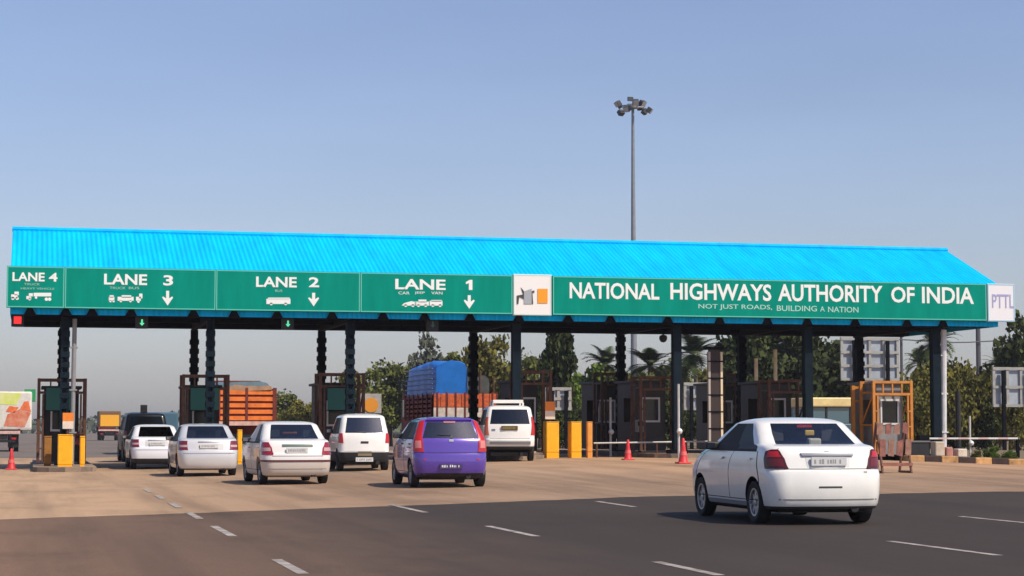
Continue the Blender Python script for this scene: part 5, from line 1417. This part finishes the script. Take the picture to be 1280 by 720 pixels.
# yellow topped bus behind the nearest car, facing the camera
Y = 90; a, b = on_y(1015, 524, Y), on_y(1064, 497, Y); g = gz(a.x, Y); cx = (a.x + b.x) / 2; hw = (b.x - a.x) / 2
r = empty('minibus', (cx, Y, g), 0, 'yellow topped minibus with teal windows half hidden behind the nearest car', 'minibus')
zt = b.z
mb = MB(); mb.box(cx - hw, cx + hw, Y, Y + 4.5, g + 0.35, zt - 1.25); mb.build('body', mat('bus_teal', (0.05, 0.11, 0.13), 0.4), r, bevel=0.05)
mb = MB(); mb.box(cx - hw + 0.02, cx + hw - 0.02, Y + 0.05, Y + 4.45, zt - 1.25, zt - 0.45); mb.build('windscreen', mat('teal_glass', (0.06, 0.13, 0.16), 0.1, coat=1), r, bevel=0.03)
mb = MB()
for x in (cx - hw + 0.03, cx - hw * 0.25, cx + hw - 0.03): mb.box(x - 0.04, x + 0.04, Y - 0.0, Y + 0.06, zt - 1.25, zt - 0.45)
mb.build('window_post', black_plastic, r)
mb = MB(); mb.box(cx - hw - 0.03, cx + hw + 0.03, Y - 0.1, Y + 4.6, zt - 0.45, zt); mb.build('roof', mat('roof_yellow', (0.72, 0.55, 0.24), 0.5, var=0.15), r, bevel=0.06)
for sx in (-1, 1):
    for yy in (0.8, 3.6):
        mb = MB(); mb.tube((cx + sx * (hw - 0.24), Y + yy, g + 0.32), (cx + sx * (hw - 0.02), Y + yy, g + 0.32), 0.32, n=18); mb.build('wheel', rubber, r, smooth=True)
    mb = MB(); mb.box(cx + sx * 0.55 - 0.12, cx + sx * 0.55 + 0.12, Y - 0.02, Y, g + 0.75, g + 0.93); mb.build('headlight', clear_lens, r)

# ------------------------------------------------------------------ trees
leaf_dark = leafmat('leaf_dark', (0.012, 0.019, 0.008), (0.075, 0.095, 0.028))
leaf_mid = leafmat('leaf_mid', (0.026, 0.036, 0.010), (0.15, 0.165, 0.04))
leaf_bright = leafmat('leaf_bright', (0.025, 0.050, 0.010), (0.13, 0.19, 0.028))
leaf_olive = leafmat('leaf_olive', (0.034, 0.036, 0.009), (0.20, 0.180, 0.036))
leaf_grey = leafmat('leaf_grey', (0.05, 0.055, 0.04), (0.13, 0.14, 0.10))
leaf_palm = leafmat('leaf_palm', (0.012, 0.022, 0.008), (0.07, 0.095, 0.03), 1.5)

def leaf_quad(mb, c, s, rng, flat=0.5):
    d = Vector((rng.gauss(0, 1), rng.gauss(0, 1), rng.gauss(0, 1) * flat - 0.2)).normalized()
    e = d.orthogonal().normalized(); e.rotate(Matrix.Rotation(rng.random() * 6.28, 3, d)); f = d.cross(e)
    a, b = e * s, f * s * 0.55
    mb.quad(c - a * 0.7, c + b - a * 0.1, c + a, c - b - a * 0.05)

def tree_mesh(rng, h, cr, n, ls, trunk_h=0.35, shape=1.0, gaps=0.2, clumps=26):
    """returns trunk MB and crown MB at origin; height h, crown radius cr"""
    tr = MB(); lean = Vector((rng.uniform(-0.04, 0.04), rng.uniform(-0.04, 0.04), 1)).normalized()
    base_r = h * 0.028
    top = lean * h * trunk_h
    tr.tube((0, 0, -0.15), top, base_r * 1.25, base_r * 0.8, 9)
    tr.tube(top, lean * h * 0.8, base_r * 0.8, base_r * 0.25, 7)
    cw = MB(); zc = h * (trunk_h * 0.75 + (1 - trunk_h * 0.75) / 2); hz = h * (1 - trunk_h * 0.75) / 2
    cl = []
    for k in range(clumps):
        while True:
            v = Vector((rng.uniform(-1, 1), rng.uniform(-1, 1), rng.uniform(-1, 1)))
            if 0.25 < v.length < 1: break
        taper = 1 - 0.35 * shape * (v.z + 1) / 2
        c = Vector((v.x * cr * 0.85 * taper, v.y * cr * 0.85 * taper, zc + v.z * hz * 0.88))
        r = cr * rng.uniform(0.20, 0.40); cl.append((c, r))
        if k % 2 == 0: tr.tube(lean * h * rng.uniform(trunk_h * 0.8, 0.65), c, base_r * 0.35, base_r * 0.10, 5, caps=False)
    for k in range(n):
        c, r = cl[rng.randrange(len(cl))]
        while True:
            v = Vector((rng.gauss(0, 1), rng.gauss(0, 1), rng.gauss(0, 0.75)))
            if v.length > 0.1: break
        v = v.normalized() * r * (rng.random() ** 0.45) * (1.25 if rng.random() < 0.12 else 1)
        leaf_quad(cw, c + v, ls * rng.uniform(0.6, 1.35), rng)
    return tr, cw

def palm_mesh(rng, h, fl=2.3, nf=28):
    tr = MB(); pts = []; bend = rng.uniform(-0.5, 0.5)
    for k in range(9): t = k / 8; pts.append(Vector((bend * t * t, 0.2 * bend * t, h * t - 0.15)))
    for k in range(8): tr.tube(pts[k], pts[k + 1], 0.19 - 0.008 * k, 0.182 - 0.008 * k, 8)
    top = pts[-1]; cw = MB()
    for k in range(nf):
        az = 2.4 * k + rng.uniform(-0.2, 0.2); el = rng.uniform(-0.7, 1.5); L = fl * rng.uniform(0.8, 1.1)
        d = Vector((math.cos(az), math.sin(az), 0)); p = top.copy(); seg = 9; a = el
        prev = p.copy(); side = Vector((-math.sin(az), math.cos(az), 0))
        for q in range(seg):
            a -= 0.055 + 0.016 * q
            p = prev + (d * math.cos(a) + Vector((0, 0, 1)) * math.sin(a)) * (L / seg)
            w = 0.70 * math.sin(math.pi * (q + 1.2) / (seg + 1.4)) * fl / 2.6
            for s in (-1, 1):
                for hh in (0.0, 0.5):
                    b = prev.lerp(p, hh); tip = b + side * s * w + (p - prev) * 0.9 + Vector((0, 0, -0.08 * w))
                    wd = (p - prev) * 0.6
                    cw.quad(b, b + wd, tip + wd * 0.2, tip)
            prev = p
    return tr, cw

PROTO = {}
def proto(key, maker, crown_mat):
    if key not in PROTO:
        tr, cw = maker()
        def me(m, nm, mt):
            o = m.build(nm, mt); d = o.data; bpy.data.objects.remove(o); return d
        PROTO[key] = (me(tr, 'trunk', bark), me(cw, 'crown', crown_mat))
    return PROTO[key]
def plant(key, maker, mt, name, cat, label, group, px, ptop, Y, H, wscale=1.0, rot=0.0, xoff=0):
    """stand a copy of a prototype of height H so that its top reaches the photo row ptop at distance Y"""
    t, c = proto(key, maker, mt)
    p = on_y(px, ptop, Y); g = gz(p.x, Y) - 0.06; s = max(0.15, (p.z - g) / H)
    r = empty(name, (p.x, Y, g), rot, label, cat, group); r.scale = (s * wscale, s * wscale, s)
    for nm, d in (('trunk', t), ('crown', c)):
        o = bpy.data.objects.new(nm, d); C.objects.link(o); o.parent = r
    return r
TR = lambda seed, h=8, cr=3.0, n=5200, ls=0.24, **k: (lambda: tree_mesh(random.Random(seed), h, cr, n, ls, **k))
BU = lambda seed: (lambda: tree_mesh(random.Random(seed), 3.0, 1.7, 4600, 0.105, trunk_h=0.12, clumps=24, shape=0.6))
PA = lambda seed: (lambda: palm_mesh(random.Random(seed), 7.0))
GT = 'trees beyond the toll plaza'; GPm = 'palms beyond the toll plaza'; GBu = 'bushes at the right edge'; GH = 'dark shrubs behind the booths'
broad = [
    ('a', leaf_mid, 352, 489, 175, 1.3, 'low olive tree right of the orange lattice truck'),
    ('b', leaf_olive, 376, 492, 165, 1.2, 'low yellowish tree just left of the third toll booth'),
    ('c', leaf_mid, 455, 457, 150, 1.1, 'round olive green tree above the small white van'),
    ('a', leaf_mid, 488, 452, 155, 1.0, 'bushy tree left of the blue tarpaulin'),
    ('d', leaf_grey, 527, 413, 150, 0.75, 'thin sparse grey tree with sky showing through, above the blue tarpaulin'),
    ('b', leaf_mid, 562, 424, 150, 0.85, 'olive tree left of the column right of the blue tarpaulin'),
    ('c', leaf_olive, 610, 414, 148, 0.8, 'tall olive brown tree between two columns above the jeep'),
    ('a', leaf_mid, 655, 440, 145, 0.8, 'mid green tree left of the dark narrow tree'),
    ('e', leaf_dark, 697, 398, 112, 0.62, 'very dark narrow tree reaching up behind the canopy'),
    ('b', leaf_bright, 735, 440, 130, 0.95, 'bright green tree above the yellow blocks'),
    ('c', leaf_bright, 708, 470, 118, 0.9, 'low bright green tree behind the small pale sign back'),
    ('a', leaf_mid, 765, 462, 128, 1.0, 'green tree behind the grey toll booth'),
    ('c', leaf_mid, 815, 462, 128, 1.0, 'green tree below the palm between the mast and a column'),
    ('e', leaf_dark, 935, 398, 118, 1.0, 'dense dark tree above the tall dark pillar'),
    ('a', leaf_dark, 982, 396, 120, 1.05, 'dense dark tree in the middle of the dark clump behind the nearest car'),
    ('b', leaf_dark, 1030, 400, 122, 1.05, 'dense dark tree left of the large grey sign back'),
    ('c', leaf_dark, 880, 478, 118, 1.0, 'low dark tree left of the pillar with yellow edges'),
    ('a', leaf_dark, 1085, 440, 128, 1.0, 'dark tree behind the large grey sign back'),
    ('b', leaf_mid, 415, 486, 170, 1.1, 'low tree in the gap between the third booth columns'),
    ('c', leaf_mid, 508, 450, 165, 1.2, 'dense olive tree straight behind the blue tarpaulin'),
    ('a', leaf_olive, 585, 445, 160, 1.1, 'yellowish tree between the blue tarpaulin and the jeep'),
    ('c', leaf_mid, 632, 450, 160, 1.1, 'olive tree above the roof rack of the jeep'),
    ('b', leaf_mid, 675, 455, 140, 1.0, 'green tree left of the dark narrow tree, low in the band'),
    ('b', leaf_mid, 790, 455, 150, 1.1, 'olive tree behind the foot of the floodlight mast'),
    ('a', leaf_mid, 845, 452, 150, 1.1, 'olive tree behind the column by the larger right cone'),
    ('b', leaf_olive, 905, 440, 150, 1.1, 'olive tree behind the tall dark pillar'),
    ('d', leaf_dark, 1262, 386, 104, 0.75, 'dark leafy tree rising beside the PTTL sign'),
]
spec = {'a': TR(1), 'b': TR(2, cr=3.3), 'c': TR(3, cr=3.4, trunk_h=0.25), 'd': TR(4, cr=2.6, n=1900, clumps=16), 'e': TR(5, cr=2.4, n=6500, clumps=34, trunk_h=0.2)}
for i, (k, m, px, pt, Y, ws, lab) in enumerate(broad):
    plant(k + m.name, spec[k], m, 'tree', 'tree', lab, GT, px, pt, Y, 8.0, ws, i * 1.7)
for i, (px, pt, Y, ws, lab) in enumerate([(752, 432, 138, 1.0, 'palm with drooping fronds right of the bright green tree'), (812, 434, 138, 1.1, 'palm left of the hanging dome camera'),
        (874, 418, 135, 1.1, 'tall palm between a column and the tall dark pillar'), (1172, 404, 120, 0.8, 'dark palm beside the pale right column'), (1150, 432, 126, 0.7, 'smaller palm above the orange guard frame'),
        (1245, 438, 138, 0.8, 'small palm right of the thick utility pole'), (690, 446, 150, 0.7, 'palm top beside the dark narrow tree'), (965, 404, 128, 1.0, 'palm above the two stub posts')]):
    plant('palm%d' % (i % 3), PA(20 + i % 3), leaf_palm, 'palm_tree', 'palm', lab, GPm, px, pt + 12, Y, 7.6, ws, i * 1.1)
# olive bushes on the right
rg = random.Random(9)
k = 0
names_b = ['behind the orange guard frame', 'left of the pale column', 'right of the pale column', 'behind the black post', 'beside the boom barrier', 'below the thick utility pole', 'left of the wide sign back', 'below the wide sign back', 'at the right edge']
for i in range(9):
    px = 1135 + i * 19; pt = [470, 458, 452, 458, 450, 457, 460, 486, 470][i]
    plant('bush%d' % (i % 3) + 'o', BU(40 + i % 3), leaf_olive if i % 4 != 3 else leaf_mid, 'bush', 'bush', 'tall dry olive bush ' + names_b[i], GBu, px, pt, 100 + (i * 7) % 12, 3.0, 0.75, i * 0.9)
for i, (px, pt, lab) in enumerate([(1240, 556, 'low bright green shrub behind the striped kerb'), (1262, 562, 'low green shrub near the right edge behind the kerb'), (1222, 563, 'small reddish shrub behind the striped kerb')]):
    plant('shrub%d' % i, BU(60 + i), leaf_bright if i < 2 else leaf_olive, 'shrub', 'shrub', lab, 'shrubs in the bed behind the kerb', px, pt, 63.5, 3.0, 1.0, i)
DB = ['beyond the white jeep', 'behind the wide yellow block', 'behind the slim orange yellow post', 'left of the grey toll booth', 'right of the grey toll booth', 'behind the small sign back near the dark pillar', 'behind the tall dark pillar', 'above the front of the nearest car',
      'behind the booth over the nearest car', 'above the roof of the nearest car', 'behind the yellow topped minibus', 'behind the orange guard frame, low down', 'below the olive bushes beside the pale column', 'below the olive bushes behind the boom barrier', 'below the olive bushes at the right edge']
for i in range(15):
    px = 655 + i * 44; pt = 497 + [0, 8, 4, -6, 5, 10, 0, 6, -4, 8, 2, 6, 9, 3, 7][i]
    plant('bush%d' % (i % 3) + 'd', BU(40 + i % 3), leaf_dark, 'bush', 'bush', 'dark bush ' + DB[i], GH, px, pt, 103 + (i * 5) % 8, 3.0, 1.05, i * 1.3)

# far tree line along the horizon, haze painted into its greyed leaf colour
rg = random.Random(3); mb = MB()
for k in range(9000):
    x = rg.uniform(-120, 420); y = rg.uniform(560, 640)
    hmax = 4.5 + 4.0 * mnoise.noise(Vector((x * 0.02, 0, 0))) + 2.0 * mnoise.noise(Vector((x * 0.11, 3, 0)))
    if x < 40: hmax *= 0.8
    leaf_quad(mb, Vector((x, y, rg.random() ** 0.7 * max(1.5, hmax))), 1.3 * rg.uniform(0.6, 1.2), rg)
tag(mb.build('far_treeline', leafmat('leaf_far_haze', (0.06, 0.075, 0.055), (0.12, 0.14, 0.10), 0.05)), 'low hazy line of far trees along the horizon', 'tree line', None, 'stuff')
